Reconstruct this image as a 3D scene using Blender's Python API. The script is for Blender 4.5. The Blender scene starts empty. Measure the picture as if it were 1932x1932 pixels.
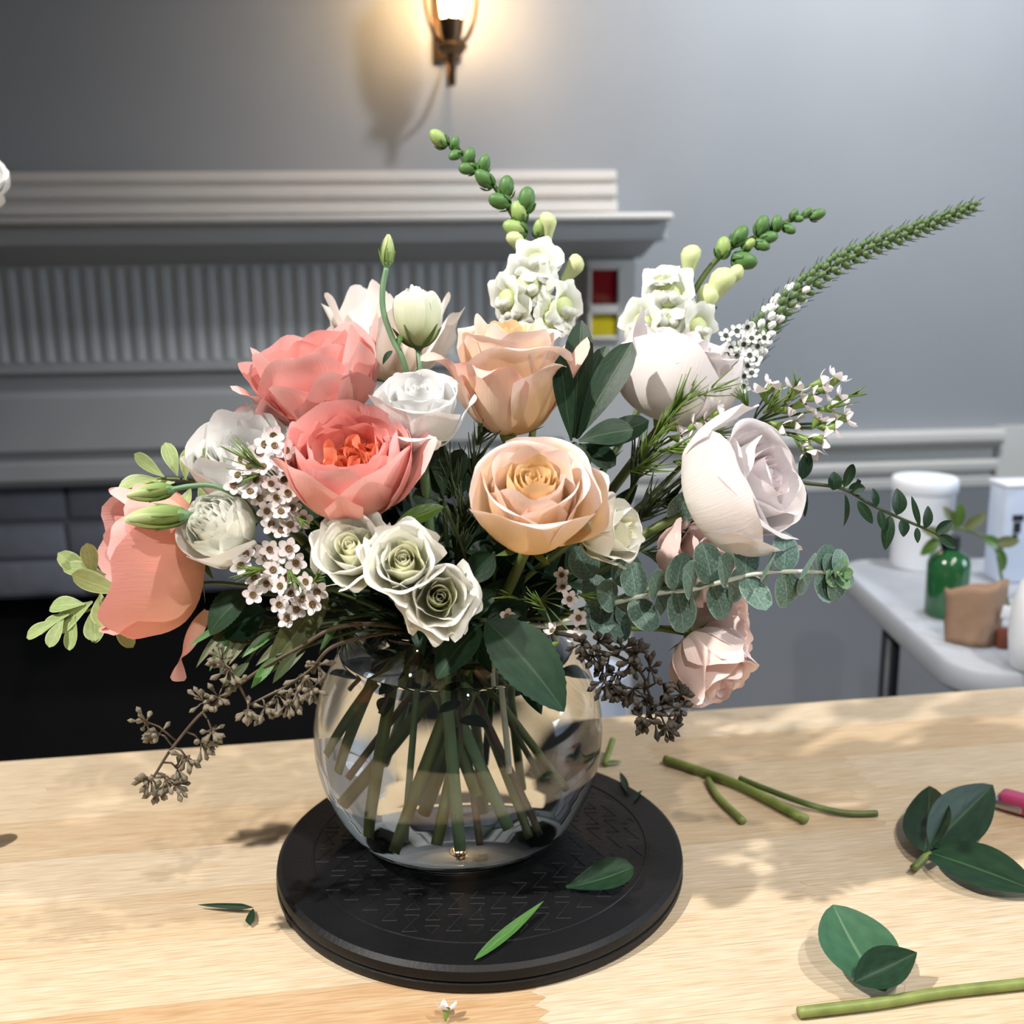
import bpy, bmesh, math, random
from mathutils import Vector, Matrix, Quaternion, noise

# ------------------------------------------------------------------ camera
SC = bpy.context.scene
COL = SC.collection
F = 1932.0
T = 0.75                       # work table height
CZ = 1.168                     # lens height
PITCH, ROLL = math.radians(12.0), math.radians(0.8)
CAM = Vector((0.0, 0.0, CZ))
_f = Vector((0, math.cos(PITCH), -math.sin(PITCH)))
_u = Vector((0, math.sin(PITCH), math.cos(PITCH)))
_r = Vector((1, 0, 0))
RT = _r * math.cos(ROLL) - _u * math.sin(ROLL)
UP = _u * math.cos(ROLL) + _r * math.sin(ROLL)
FW = _f
cam_data = bpy.data.cameras.new('camera')
cam_data.sensor_width = 36.0
cam_data.lens = 36.0
cam_data.clip_start = 0.02
cam = bpy.data.objects.new('camera', cam_data)
COL.objects.link(cam)
cam.matrix_world = Matrix(((RT.x, UP.x, -FW.x, CAM.x), (RT.y, UP.y, -FW.y, CAM.y), (RT.z, UP.z, -FW.z, CAM.z), (0, 0, 0, 1)))
cam_data.dof.use_dof = True
cam_data.dof.focus_distance = 0.665
cam_data.dof.aperture_fstop = 6.0
SC.camera = cam
SC.cycles.max_bounces = 10
SC.cycles.diffuse_bounces = 3
SC.cycles.glossy_bounces = 4
SC.cycles.transmission_bounces = 10

# ------------------------------------------------------------------ light
SC.view_settings.view_transform = 'Standard'
SC.view_settings.look = 'None'
SC.view_settings.gamma = 1.0
SC.view_settings.use_curve_mapping = False
SC.view_settings.exposure = 0.22
world = bpy.data.worlds.new('room_ambience')
SC.world = world
world.use_nodes = True
world.node_tree.nodes['Background'].inputs[0].default_value = (0.93, 0.96, 1.0, 1)
world.node_tree.nodes['Background'].inputs[1].default_value = 0.07


def lamp_light(name, kind, loc, target, energy, color, size=0.05, spot=None, blend=0.6, size_y=None):
    d = bpy.data.lights.new(name, kind)
    d.energy = energy
    d.color = color
    if kind == 'AREA':
        d.shape = 'RECTANGLE' if size_y else 'DISK'
        d.size = size
        if size_y:
            d.size_y = size_y
    else:
        d.shadow_soft_size = size
    if kind == 'SPOT':
        d.spot_size = math.radians(spot)
        d.spot_blend = blend
    o = bpy.data.objects.new(name, d)
    COL.objects.link(o)
    o.location = loc
    o.rotation_euler = (Vector(target) - Vector(loc)).to_track_quat('-Z', 'Y').to_euler()
    return o


# recessed ceiling lamps over the work table, one washing the right of the wall, a daylight window in the right wall
lamp_light('ceiling_lamp_light', 'SPOT', (-1.20, 0.05, 2.60), (0.0, 0.66, 0.92), 205, (1.0, 0.955, 0.90), 0.030, 54, 0.5)
lamp_light('ceiling_lamp_light', 'SPOT', (1.00, 0.20, 2.60), (0.0, 0.66, 0.90), 80, (1.0, 0.955, 0.90), 0.030, 54, 0.5)
lamp_light('ceiling_lamp_light', 'SPOT', (0.35, -0.85, 2.60), (0.0, 0.62, 0.90), 66, (1.0, 0.955, 0.90), 0.030, 50, 0.5)
lamp_light('wall_lamp_light', 'SPOT', (0.85, 1.35, 2.50), (0.80, 2.4, 1.40), 120, (0.95, 0.975, 1.0), 0.08, 125, 1.0)
lamp_light('window_daylight', 'AREA', (2.5, 0.75, 1.45), (0.0, 0.9, 0.9), 26, (0.72, 0.86, 1.0), 0.8, size_y=1.2)

# ------------------------------------------------------------------ helpers
RND = random.Random(7)
WM = {}


def lin(c):
    return c / 12.92 if c <= 0.04045 else ((c + 0.055) / 1.055) ** 2.4


def hexc(h):
    h = h.lstrip('#')
    return tuple(lin(int(h[i:i + 2], 16) / 255.0) for i in (0, 2, 4)) + (1.0,)


def P(px, py, z):
    return CAM + z * (FW + RT * ((px - 966) / F) + UP * ((966 - py) / F))


def V(r, u, t):
    return (RT * r + UP * u - FW * t).normalized()


def ray_plane(px, py, p0, n):
    d = FW + RT * ((px - 966) / F) + UP * ((966 - py) / F)
    return CAM + d * ((p0 - CAM).dot(n) / d.dot(n))


def on_z(px, py, z):
    return ray_plane(px, py, Vector((0, 0, z)), Vector((0, 0, 1)))


def frame(loc, axis, roll=0.0, scale=1.0):
    q = axis.to_track_quat('Z', 'Y')
    return Matrix.Translation(loc) @ q.to_matrix().to_4x4() @ Matrix.Rotation(roll, 4, 'Z') @ Matrix.Scale(scale, 4)


def frame_xz(loc, zdir, xdir, scale=1.0):
    z = zdir.normalized()
    y = z.cross(xdir).normalized()
    x = y.cross(z).normalized()
    return Matrix(((x.x, y.x, z.x, loc.x), (x.y, y.y, z.y, loc.y), (x.z, y.z, z.z, loc.z), (0, 0, 0, 1))) @ Matrix.Scale(scale, 4)


def mesh(name, verts, faces, uvs=None, smooth=True):
    me = bpy.data.meshes.new(name)
    me.from_pydata([tuple(v) for v in verts], [], faces)
    if smooth:
        me.polygons.foreach_set('use_smooth', [True] * len(me.polygons))
    if uvs:
        lay = me.uv_layers.new(name='UVMap')
        idx = [0] * len(me.loops)
        me.loops.foreach_get('vertex_index', idx)
        flat = []
        for i in idx:
            flat.extend(uvs[i])
        lay.data.foreach_set('uv', flat)
    me.update()
    return me


def add(name, me, material, parent=None, world=None):
    o = bpy.data.objects.new(name, me)
    COL.objects.link(o)
    if material is not None and len(me.materials) == 0:
        me.materials.append(material)
    elif material is not None and me.materials[0] != material:
        o.material_slots[0].link = 'OBJECT'
        o.material_slots[0].material = material
    w = world if world is not None else (WM[parent.name] if parent else Matrix.Identity(4))
    if parent:
        o.parent = parent
        o.matrix_basis = WM[parent.name].inverted() @ w
    else:
        o.matrix_basis = w
    WM[o.name] = w.copy()
    return o


def thing(name, label, cat, world=None, group=None, parent=None):
    o = bpy.data.objects.new(name, None)
    COL.objects.link(o)
    o.empty_display_size = 0.02
    w = world if world is not None else Matrix.Identity(4)
    o.matrix_basis = w
    WM[o.name] = w.copy()
    return tag(o, label, cat, group)


def tag(o, label=None, cat=None, group=None, kind=None):
    if label:
        o['label'] = label
    if cat:
        o['category'] = cat
    if group:
        o['group'] = group
    if kind:
        o['kind'] = kind
    return o


I4 = Matrix.Identity(4)


def wadd(name, me, material, parent):           # a part whose mesh is already in world coordinates
    return add(name, me, material, parent, I4)


def box_data(x0, x1, y0, y1, z0, z1):
    v = [(x0, y0, z0), (x1, y0, z0), (x1, y1, z0), (x0, y1, z0), (x0, y0, z1), (x1, y0, z1), (x1, y1, z1), (x0, y1, z1)]
    f = [(0, 3, 2, 1), (4, 5, 6, 7), (0, 1, 5, 4), (1, 2, 6, 5), (2, 3, 7, 6), (3, 0, 4, 7)]
    return v, f


def box(name, x0, x1, y0, y1, z0, z1, bevel=0.0, seg=2):
    me = bpy.data.meshes.new(name)
    v, f = box_data(x0, x1, y0, y1, z0, z1)
    me.from_pydata(v, [], f)
    if bevel > 0:
        bm = bmesh.new()
        bm.from_mesh(me)
        bmesh.ops.bevel(bm, geom=bm.edges[:], offset=bevel, segments=seg, profile=0.5, affect='EDGES')
        bm.to_mesh(me)
        bm.free()
        me.polygons.foreach_set('use_smooth', [True] * len(me.polygons))
        me.set_sharp_from_angle(angle=math.radians(50))
    me.update()
    return me


def lathe_data(profile, n=32, cap0=True, cap1=True):
    verts, faces = [], []
    rings = []
    for (r, z) in profile:
        if r < 1e-7:
            rings.append([len(verts)])
            verts.append((0, 0, z))
        else:
            rings.append(list(range(len(verts), len(verts) + n)))
            for i in range(n):
                a = 2 * math.pi * i / n
                verts.append((r * math.cos(a), r * math.sin(a), z))
    for a, b in zip(rings, rings[1:]):
        for i in range(n):
            j = (i + 1) % n
            if len(a) == 1 and len(b) == 1:
                break
            if len(a) == 1:
                faces.append((a[0], b[j], b[i]))
            elif len(b) == 1:
                faces.append((a[i], a[j], b[0]))
            else:
                faces.append((a[i], a[j], b[j], b[i]))
    if cap0 and len(rings[0]) > 1:
        faces.append(tuple(reversed(rings[0])))
    if cap1 and len(rings[-1]) > 1:
        faces.append(tuple(rings[-1]))
    return verts, faces


def lathe(name, profile, n=32, cap0=True, cap1=True, sharp=None):
    v, f = lathe_data(profile, n, cap0, cap1)
    me = mesh(name, v, f)
    if sharp:
        me.set_sharp_from_angle(angle=math.radians(sharp))
    return me


def catmull(pts, n=8):
    pts = [Vector(p) for p in pts]
    if len(pts) < 3:
        return [pts[0].lerp(pts[1], i / n) for i in range(n + 1)]
    e = [pts[0] * 2 - pts[1]] + pts + [pts[-1] * 2 - pts[-2]]
    out = []
    for i in range(1, len(e) - 2):
        p0, p1, p2, p3 = e[i - 1:i + 3]
        for k in range(n):
            t = k / n
            out.append(0.5 * ((2 * p1) + (p2 - p0) * t + (2 * p0 - 5 * p1 + 4 * p2 - p3) * t * t + (3 * p1 - p0 - 3 * p2 + p3) * t ** 3))
    out.append(pts[-1])
    return out


def tube_data(pts, rad, n=7):
    pts = [Vector(p) for p in pts]
    m = len(pts)
    rs = [rad(i / (m - 1)) for i in range(m)] if callable(rad) else [rad] * m
    verts, faces = [], []
    t0 = (pts[1] - pts[0]).normalized()
    ref = Vector((0, 0, 1)) if abs(t0.z) < 0.9 else Vector((1, 0, 0))
    nrm = t0.cross(ref).normalized()
    for i, p in enumerate(pts):
        t = (pts[min(i + 1, m - 1)] - pts[max(i - 1, 0)]).normalized()
        nrm = (nrm - t * nrm.dot(t)).normalized()
        b = t.cross(nrm)
        for k in range(n):
            a = 2 * math.pi * k / n
            verts.append(p + (nrm * math.cos(a) + b * math.sin(a)) * rs[i])
    for i in range(m - 1):
        for k in range(n):
            l = (k + 1) % n
            faces.append((i * n + k, i * n + l, (i + 1) * n + l, (i + 1) * n + k))
    faces.append(tuple(reversed(range(n))))
    faces.append(tuple(range((m - 1) * n, m * n)))
    return verts, faces


def tube(name, pts, rad, n=7):
    v, f = tube_data(pts, rad, n)
    return mesh(name, v, f)


def joined(name, chunks, smooth=True):
    V_, F_ = [], []
    for v, f in chunks:
        o = len(V_)
        V_.extend(v)
        F_.extend(tuple(i + o for i in q) for q in f)
    return mesh(name, V_, F_, None, smooth)


def xform(data, m):
    v, f = data
    return [m @ Vector(p) for p in v], f


def sm(a, b, x):
    t = max(0.0, min(1.0, (x - a) / (b - a)))
    return t * t * (3 - 2 * t)


# ------------------------------------------------------------------ materials
MATS = {}


def nodes(name):
    m = bpy.data.materials.new(name)
    m.use_nodes = True
    nt = m.node_tree
    for n in list(nt.nodes):
        nt.nodes.remove(n)
    out = nt.nodes.new('ShaderNodeOutputMaterial')
    return m, nt, out


def principled(nt, rough=0.5, metal=0.0, spec=0.5):
    b = nt.nodes.new('ShaderNodeBsdfPrincipled')
    b.inputs['Roughness'].default_value = rough
    b.inputs['Metallic'].default_value = metal
    b.inputs['Specular IOR Level'].default_value = spec
    return b


def ramp(nt, stops):
    r = nt.nodes.new('ShaderNodeValToRGB')
    e = r.color_ramp.elements
    e[0].position, e[0].color = stops[0][0], hexc(stops[0][1])
    e[1].position, e[1].color = stops[-1][0], hexc(stops[-1][1])
    for p, c in stops[1:-1]:
        k = e.new(p)
        k.color = hexc(c)
    return r


def tex(nt, kind, scale, coord='Object', **kw):
    tc = nt.nodes.new('ShaderNodeTexCoord')
    t = nt.nodes.new(kind)
    t.inputs['Scale'].default_value = scale
    mp = nt.nodes.new('ShaderNodeMapping')
    mp.inputs['Scale'].default_value = kw.pop('stretch', (1, 1, 1))
    nt.links.new(tc.outputs[coord], mp.inputs[0])
    nt.links.new(mp.outputs[0], t.inputs['Vector'])
    for k, v in kw.items():
        t.inputs[k].default_value = v
    return t


def plain(name, c1, c2=None, rough=0.5, scale=20.0, metal=0.0, spec=0.5, bump=0.0, bscale=None, stretch=(1, 1, 1)):
    """two close tones mottled by noise, with a little relief"""
    m, nt, out = nodes(name)
    b = principled(nt, rough, metal, spec)
    n = tex(nt, 'ShaderNodeTexNoise', scale, Detail=4.0, stretch=stretch)
    r = ramp(nt, [(0.3, c1), (0.7, c2 or c1)])
    nt.links.new(n.outputs['Fac'], r.inputs[0])
    nt.links.new(r.outputs[0], b.inputs['Base Color'])
    if bump:
        n2 = tex(nt, 'ShaderNodeTexNoise', bscale or scale * 4, Detail=3.0, stretch=stretch)
        bp = nt.nodes.new('ShaderNodeBump')
        bp.inputs['Strength'].default_value = bump
        bp.inputs['Distance'].default_value = 0.002
        nt.links.new(n2.outputs['Fac'], bp.inputs['Height'])
        nt.links.new(bp.outputs[0], b.inputs['Normal'])
    nt.links.new(b.outputs[0], out.inputs[0])
    MATS[name] = m
    return m


def petal_mat(name, base, mid, edge, trans=0.24, rough=0.68, vein=0.25):
    """petal tissue: colour runs from claw to rim along the petal, faint veins, some light passes through"""
    m, nt, out = nodes(name)
    uv = nt.nodes.new('ShaderNodeUVMap')
    sep = nt.nodes.new('ShaderNodeSeparateXYZ')
    nt.links.new(uv.outputs[0], sep.inputs[0])
    n = tex(nt, 'ShaderNodeTexNoise', 3.0, 'UV', Detail=2.0)
    ad = nt.nodes.new('ShaderNodeMath')
    ad.operation = 'MULTIPLY_ADD'
    ad.inputs[1].default_value = 0.25
    nt.links.new(n.outputs['Fac'], ad.inputs[0])
    sb = nt.nodes.new('ShaderNodeMath')
    sb.operation = 'SUBTRACT'
    sb.inputs[1].default_value = 0.125
    nt.links.new(sep.outputs['Y'], sb.inputs[0])
    nt.links.new(sb.outputs[0], ad.inputs[2])
    r = ramp(nt, [(0.05, base), (0.55, mid), (0.97, edge)])
    nt.links.new(ad.outputs[0], r.inputs[0])
    b = principled(nt, rough, 0.0, 0.2)
    nt.links.new(r.outputs[0], b.inputs['Base Color'])
    w = tex(nt, 'ShaderNodeTexNoise', 6.0, 'UV', Detail=3.0, stretch=(9, 0.7, 1))
    bp = nt.nodes.new('ShaderNodeBump')
    bp.inputs['Strength'].default_value = vein
    bp.inputs['Distance'].default_value = 0.001
    nt.links.new(w.outputs['Fac'], bp.inputs['Height'])
    nt.links.new(bp.outputs[0], b.inputs['Normal'])
    tr = nt.nodes.new('ShaderNodeBsdfTranslucent')
    nt.links.new(r.outputs[0], tr.inputs['Color'])
    mx = nt.nodes.new('ShaderNodeMixShader')
    mx.inputs[0].default_value = trans
    nt.links.new(b.outputs[0], mx.inputs[1])
    nt.links.new(tr.outputs[0], mx.inputs[2])
    nt.links.new(mx.outputs[0], out.inputs[0])
    MATS[name] = m
    return m


def leaf_mat(name, c1, c2, rib, rough=0.4, trans=0.15, spec=0.5, edge=None, bloom=None):
    """leaf blade: two greens, a paler midrib and side veins from the blade's own uv"""
    m, nt, out = nodes(name)
    uv = nt.nodes.new('ShaderNodeUVMap')
    sep = nt.nodes.new('ShaderNodeSeparateXYZ')
    nt.links.new(uv.outputs[0], sep.inputs[0])
    d = nt.nodes.new('ShaderNodeMath')
    d.operation = 'SUBTRACT'
    d.inputs[1].default_value = 0.5
    nt.links.new(sep.outputs['X'], d.inputs[0])
    ab = nt.nodes.new('ShaderNodeMath')
    ab.operation = 'ABSOLUTE'
    nt.links.new(d.outputs[0], ab.inputs[0])
    n = tex(nt, 'ShaderNodeTexNoise', 5.0, 'UV', Detail=4.0)
    r = ramp(nt, [(0.3, c1), (0.7, c2)])
    nt.links.new(n.outputs['Fac'], r.inputs[0])
    col = r.outputs[0]

    def mixin(col, fac_ramp, src, c):
        fr = nt.nodes.new('ShaderNodeValToRGB')
        e = fr.color_ramp.elements
        e[0].position, e[0].color = fac_ramp[0][0], (fac_ramp[0][1],) * 3 + (1,)
        e[1].position, e[1].color = fac_ramp[1][0], (fac_ramp[1][1],) * 3 + (1,)
        nt.links.new(src, fr.inputs[0])
        mx = nt.nodes.new('ShaderNodeMix')
        mx.data_type = 'RGBA'
        nt.links.new(fr.outputs[0], mx.inputs[0])
        nt.links.new(col, mx.inputs[6])
        mx.inputs[7].default_value = hexc(c)
        return mx.outputs[2]
    if bloom:
        nb = tex(nt, 'ShaderNodeTexNoise', 14.0, 'UV', Detail=6.0, stretch=(1.6, 1.0, 1))
        col = mixin(col, ((0.46, 0.0), (0.62, 0.75)), nb.outputs['Fac'], bloom)
    col = mixin(col, ((0.0, 0.8), (0.035, 0.0)), ab.outputs[0], rib)
    if edge:
        col = mixin(col, ((0.43, 0.0), (0.5, 0.85)), ab.outputs[0], edge)
    b = principled(nt, rough, 0.0, spec)
    nt.links.new(col, b.inputs['Base Color'])
    w = tex(nt, 'ShaderNodeTexNoise', 9.0, 'UV', Detail=3.0)
    bp = nt.nodes.new('ShaderNodeBump')
    bp.inputs['Strength'].default_value = 0.25
    bp.inputs['Distance'].default_value = 0.001
    nt.links.new(w.outputs['Fac'], bp.inputs['Height'])
    nt.links.new(bp.outputs[0], b.inputs['Normal'])
    tr = nt.nodes.new('ShaderNodeBsdfTranslucent')
    nt.links.new(col, tr.inputs['Color'])
    mx = nt.nodes.new('ShaderNodeMixShader')
    mx.inputs[0].default_value = trans
    nt.links.new(b.outputs[0], mx.inputs[1])
    nt.links.new(tr.outputs[0], mx.inputs[2])
    nt.links.new(mx.outputs[0], out.inputs[0])
    MATS[name] = m
    return m


def glass_mat(name, color, ior, rough=0.0):
    m, nt, out = nodes(name)
    g = nt.nodes.new('ShaderNodeBsdfGlass')
    g.inputs['Color'].default_value = hexc(color)
    g.inputs['IOR'].default_value = ior
    g.inputs['Roughness'].default_value = rough
    nt.links.new(g.outputs[0], out.inputs[0])
    MATS[name] = m
    return m


def emit_mat(name, color, strength):
    m, nt, out = nodes(name)
    e = nt.nodes.new('ShaderNodeEmission')
    e.inputs[0].default_value = hexc(color)
    e.inputs[1].default_value = strength
    nt.links.new(e.outputs[0], out.inputs[0])
    MATS[name] = m
    return m


def wood_mat(name):
    """pale rubberwood: tone differs from stave to stave, long grain along each stave"""
    m, nt, out = nodes(name)
    inf = nt.nodes.new('ShaderNodeObjectInfo')
    n = tex(nt, 'ShaderNodeTexNoise', 9.0, 'Object', Detail=6.0, Roughness=0.65, stretch=(0.8, 14, 1))
    comb = nt.nodes.new('ShaderNodeMath')
    comb.operation = 'MULTIPLY_ADD'
    comb.inputs[1].default_value = 0.62
    nt.links.new(inf.outputs['Color'], comb.inputs[0])      # each stave carries its own tone
    s2 = nt.nodes.new('ShaderNodeMath')
    s2.operation = 'MULTIPLY_ADD'
    s2.inputs[1].default_value = 0.75
    s2.inputs[2].default_value = -0.19
    nt.links.new(n.outputs['Fac'], s2.inputs[0])
    nt.links.new(s2.outputs[0], comb.inputs[2])
    r = ramp(nt, [(0.1, '#d8c9b2'), (0.42, '#cfba9b'), (0.68, '#c5a681'), (0.95, '#b5895c')])
    nt.links.new(comb.outputs[0], r.inputs[0])
    f = tex(nt, 'ShaderNodeTexNoise', 60.0, 'Object', Detail=3.0, stretch=(0.6, 12, 1))
    fr = ramp(nt, [(0.35, '#c9b79d'), (0.6, '#ffffff')])
    nt.links.new(f.outputs['Fac'], fr.inputs[0])
    mx = nt.nodes.new('ShaderNodeMix')
    mx.data_type = 'RGBA'
    mx.blend_type = 'MULTIPLY'
    mx.inputs[0].default_value = 0.5
    nt.links.new(r.outputs[0], mx.inputs[6])
    nt.links.new(fr.outputs[0], mx.inputs[7])
    b = principled(nt, 0.45, 0.0, 0.4)
    nt.links.new(mx.outputs[2], b.inputs['Base Color'])
    bp = nt.nodes.new('ShaderNodeBump')
    bp.inputs['Strength'].default_value = 0.12
    bp.inputs['Distance'].default_value = 0.001
    nt.links.new(f.outputs['Fac'], bp.inputs['Height'])
    nt.links.new(bp.outputs[0], b.inputs['Normal'])
    nt.links.new(b.outputs[0], out.inputs[0])
    MATS[name] = m
    return m


M_wall = plain('wall_paint', '#8d9094', '#929599', 0.75, 3.0, bump=0.05, bscale=160)
M_wainscot = plain('wainscot_paint', '#75777c', '#7a7c80', 0.7, 3.0, bump=0.05, bscale=160)
M_trim = plain('trim_paint', '#c9c6c0', '#d0cdc7', 0.5, 6.0, bump=0.04)
M_mantel = plain('mantel_paint', '#b0b2b2', '#b8b9b9', 0.5, 6.0, bump=0.06, bscale=70)
M_mantel_top = plain('mantel_top_paint', '#d2ccc5', '#d8d2cb', 0.5, 6.0, bump=0.06, bscale=70)
M_brick = plain('painted_brick', '#72757f', '#7d808a', 0.8, 30.0, bump=0.6, bscale=120)
M_mortar = plain('painted_mortar', '#64666f', '#6c6e77', 0.9, 60.0, bump=0.5, bscale=200)
M_soot = plain('firebox_soot', '#070708', '#0c0c0d', 0.95, 12.0)
M_floor = plain('floor_boards', '#3c342e', '#4a4038', 0.6, 6.0, stretch=(1, 10, 1))
M_red = plain('red_glass_tile', '#7c0a12', '#8a0d16', 0.15, 8.0)
M_yellow = plain('yellow_glass_tile', '#b7a51c', '#c3b224', 0.15, 8.0)
M_bronze = plain('sconce_bronze', '#5b4632', '#6f5840', 0.38, 40.0, metal=0.85)
M_pane = emit_mat('sconce_lit_pane', '#ffd39a', 75.0)
M_wood = wood_mat('rubberwood')
M_platter = plain('platter_plastic', '#0b0b0d', '#111113', 0.5, 18.0, spec=0.28, bump=0.15, bscale=300)
M_glass = glass_mat('clear_glass', '#ffffff', 1.46)
M_water = glass_mat('vase_water', '#fdfefb', 1.333)
M_plastic_white = plain('white_plastic', '#dfe4ec', '#e8ecf2', 0.45, 10.0)
M_table_plastic = plain('folding_table_plastic', '#a3a8b1', '#acb1b9', 0.5, 10.0)
M_black_metal = plain('black_leg_paint', '#20242c', '#272b33', 0.45, 20.0, metal=0.3)
# ================================================================== the setting
WALL_YAW = math.radians(5.0)
WE = Vector((math.cos(WALL_YAW), math.sin(WALL_YAW), 0))       # along the wall, to the right
WN = Vector((math.sin(WALL_YAW), -math.cos(WALL_YAW), 0))      # out of the wall, towards the room
W0 = Vector((0, 2.30, 0))
WFRAME = Matrix(((WE.x, -WN.x, 0, W0.x), (WE.y, -WN.y, 0, W0.y), (0, 0, 1, 0), (0, 0, 0, 1)))   # local x along wall, local y INTO wall, z up


def on_wall(px, py, off):
    """(distance along the wall, height) of the surface point standing off the wall by off"""
    p = ray_plane(px, py, W0 + WN * off, WN)
    return (p - W0).dot(WE), p.z


def sx(px, py, off):
    return on_wall(px, py, off)[0]


def sz(px, py, off):
    return on_wall(px, py, off)[1]


XR = sx(1866, 940, 0.0)            # where the wall meets the door casing
tag(add('wall_back', box('wall_back', -3.0, 2.62, 0.0, 0.15, 0.0, 2.75), M_wall, None, WFRAME), 'grey painted wall behind the fireplace', kind='structure')
tag(add('floor', box('floor', -3.2, 3.2, -3.0, 2.75, -0.1, 0.0), M_floor), 'dark floor of the room', kind='structure')

tag(add('wall_right', box('wall_right', 2.60, 2.75, -3.0, 2.66, 0.0, 2.75), M_wall), 'grey painted wall at the right end of the room', kind='structure')
win = add('window_1', box('window_1', 2.570, 2.598, 0.29, 1.21, 0.75, 2.15), emit_mat('bright_sky_pane', '#cfe4ff', 1.2))
tag(win, 'daylit window in the right wall', kind='structure')
for (y0_, y1_, z0_, z1_) in ((0.23, 0.29, 0.69, 2.21), (1.21, 1.27, 0.69, 2.21), (0.29, 1.21, 0.69, 0.75), (0.29, 1.21, 2.15, 2.21), (0.735, 0.765, 0.75, 2.15)):
    add('window_frame', box('window_frame', 2.555, 2.5995, y0_, y1_, z0_, z1_, 0.004), M_trim, win, Matrix.Identity(4))

# wainscot below the chair rail and the moulded rail itself, right of the mantel
z_rail_top = sz(1700, 816, 0.04)
z_rail_bot = sz(1700, 922, 0.02)
tag(add('trim_1', box('wainscot', sx(1195, 900, 0.0) - 0.2, XR, -0.012, 0.0, 0.0, z_rail_bot + 0.01), M_wainscot, None, WFRAME), 'darker grey wainscot panel below the chair rail', kind='structure')


def moulding(name, x0, x1, prof, mat, parent=None, kind=None):
    """prof: closed outline of (stand-off, z); swept along the wall, ends mitred back"""
    n = len(prof)
    verts = [(x0, -a, z) for a, z in prof] + [(x1, -a, z) for a, z in prof]
    faces = [(i, (i + 1) % n, n + (i + 1) % n, n + i) for i in range(n)] + [tuple(reversed(range(n))), tuple(range(n, 2 * n))]
    me = mesh(name, verts, faces, None, False)
    bm = bmesh.new()
    bm.from_mesh(me)
    bmesh.ops.recalc_face_normals(bm, faces=bm.faces)
    bm.to_mesh(me)
    bm.free()
    o = add(name, me, mat, parent, WFRAME)
    return o


h = z_rail_top - z_rail_bot
prof = [(0.0, z_rail_bot), (0.014, z_rail_bot), (0.016, z_rail_bot + 0.14 * h), (0.010, z_rail_bot + 0.18 * h), (0.010, z_rail_bot + 0.24 * h),
        (0.024, z_rail_bot + 0.30 * h), (0.026, z_rail_bot + 0.42 * h), (0.012, z_rail_bot + 0.50 * h), (0.012, z_rail_bot + 0.66 * h),
        (0.040, z_rail_bot + 0.76 * h), (0.046, z_rail_bot + 0.84 * h), (0.046, z_rail_bot + 0.96 * h), (0.040, z_rail_top), (0.0, z_rail_top)]
tag(moulding('trim_2', sx(1195, 860, 0.0) - 0.2, XR, prof, M_trim), 'white moulded chair rail running right of the fireplace', kind='structure')
tag(moulding('trim_3', XR, XR + 0.16, [(0, 0), (0.02, 0), (0.02, z_rail_top + 0.004), (0, z_rail_top + 0.004)], M_trim), 'white casing board ending the chair rail', kind='structure')
tag(moulding('baseboard_back', sx(1195, 900, 0.0), XR, [(0, 0), (0.016, 0), (0.016, 0.13), (0.008, 0.15), (0, 0.15)], M_trim), 'white baseboard under the wainscot', kind='structure')

# ------------------------------------------------------------------ fireplace
FO = 0.16                          # frieze stands this far off the wall
XL = -1.75                         # the mantel goes on past the picture's left edge
fire = thing('fireplace', 'grey painted fireplace mantel with fluted frieze, brick surround and black firebox', 'fireplace', WFRAME)
xr_f = sx(1196, 560, FO)           # right edge of the frieze / pilaster
# back board of stepped ridges on the shelf
bx_r = sx(1163, 360, 0.07)
zb0, zb1 = sz(700, 402, 0.07), sz(700, 322, 0.07)
hb = zb1 - zb0
prof = [(0.0, zb0), (0.085, zb0), (0.085, zb0 + 0.20 * hb), (0.066, zb0 + 0.26 * hb), (0.066, zb0 + 0.36 * hb), (0.078, zb0 + 0.42 * hb), (0.078, zb0 + 0.60 * hb),
        (0.060, zb0 + 0.66 * hb), (0.060, zb0 + 0.74 * hb), (0.070, zb0 + 0.80 * hb), (0.070, zb0 + 0.97 * hb), (0.064, zb1), (0.0, zb1)]
moulding('back_board', XL, bx_r, prof, M_mantel_top, fire)
zs1, zs0 = sz(700, 404, 0.29), sz(700, 420, 0.29)
shelf = add('shelf', box('shelf', XL, sx(1272, 410, 0.29), -0.29, 0.0, zs0, zs1, 0.006), M_mantel_top, fire, WFRAME)
za1, za0 = zs0, sz(700, 458, 0.265)
add('shelf_apron', box('shelf_apron', XL, sx(1260, 440, 0.265), -0.262, 0.0, za0, za1 - 0.0005, 0.003), M_mantel, fire, WFRAME)
zc0 = sz(700, 492, FO)
xa = sx(1240, 458, 0.25)
cv = [(XL, -0.245, za0), (xa, -0.245, za0), (xa, 0, za0), (XL, 0, za0), (XL, -FO - 0.012, zc0), (xr_f + 0.012, -FO - 0.012, zc0), (xr_f + 0.012, 0, zc0), (XL, 0, zc0)]
add('cove', mesh('cove', cv, [(0, 1, 5, 4), (1, 2, 6, 5), (0, 4, 7, 3), (4, 5, 6, 7), (0, 3, 2, 1)], None, False), M_mantel, fire, WFRAME)
zf0 = sz(700, 688, FO)
add('frieze_board', box('frieze_board', XL, xr_f, -FO, 0.0, zf0, zc0, 0.002), M_mantel, fire, WFRAME)
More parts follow.
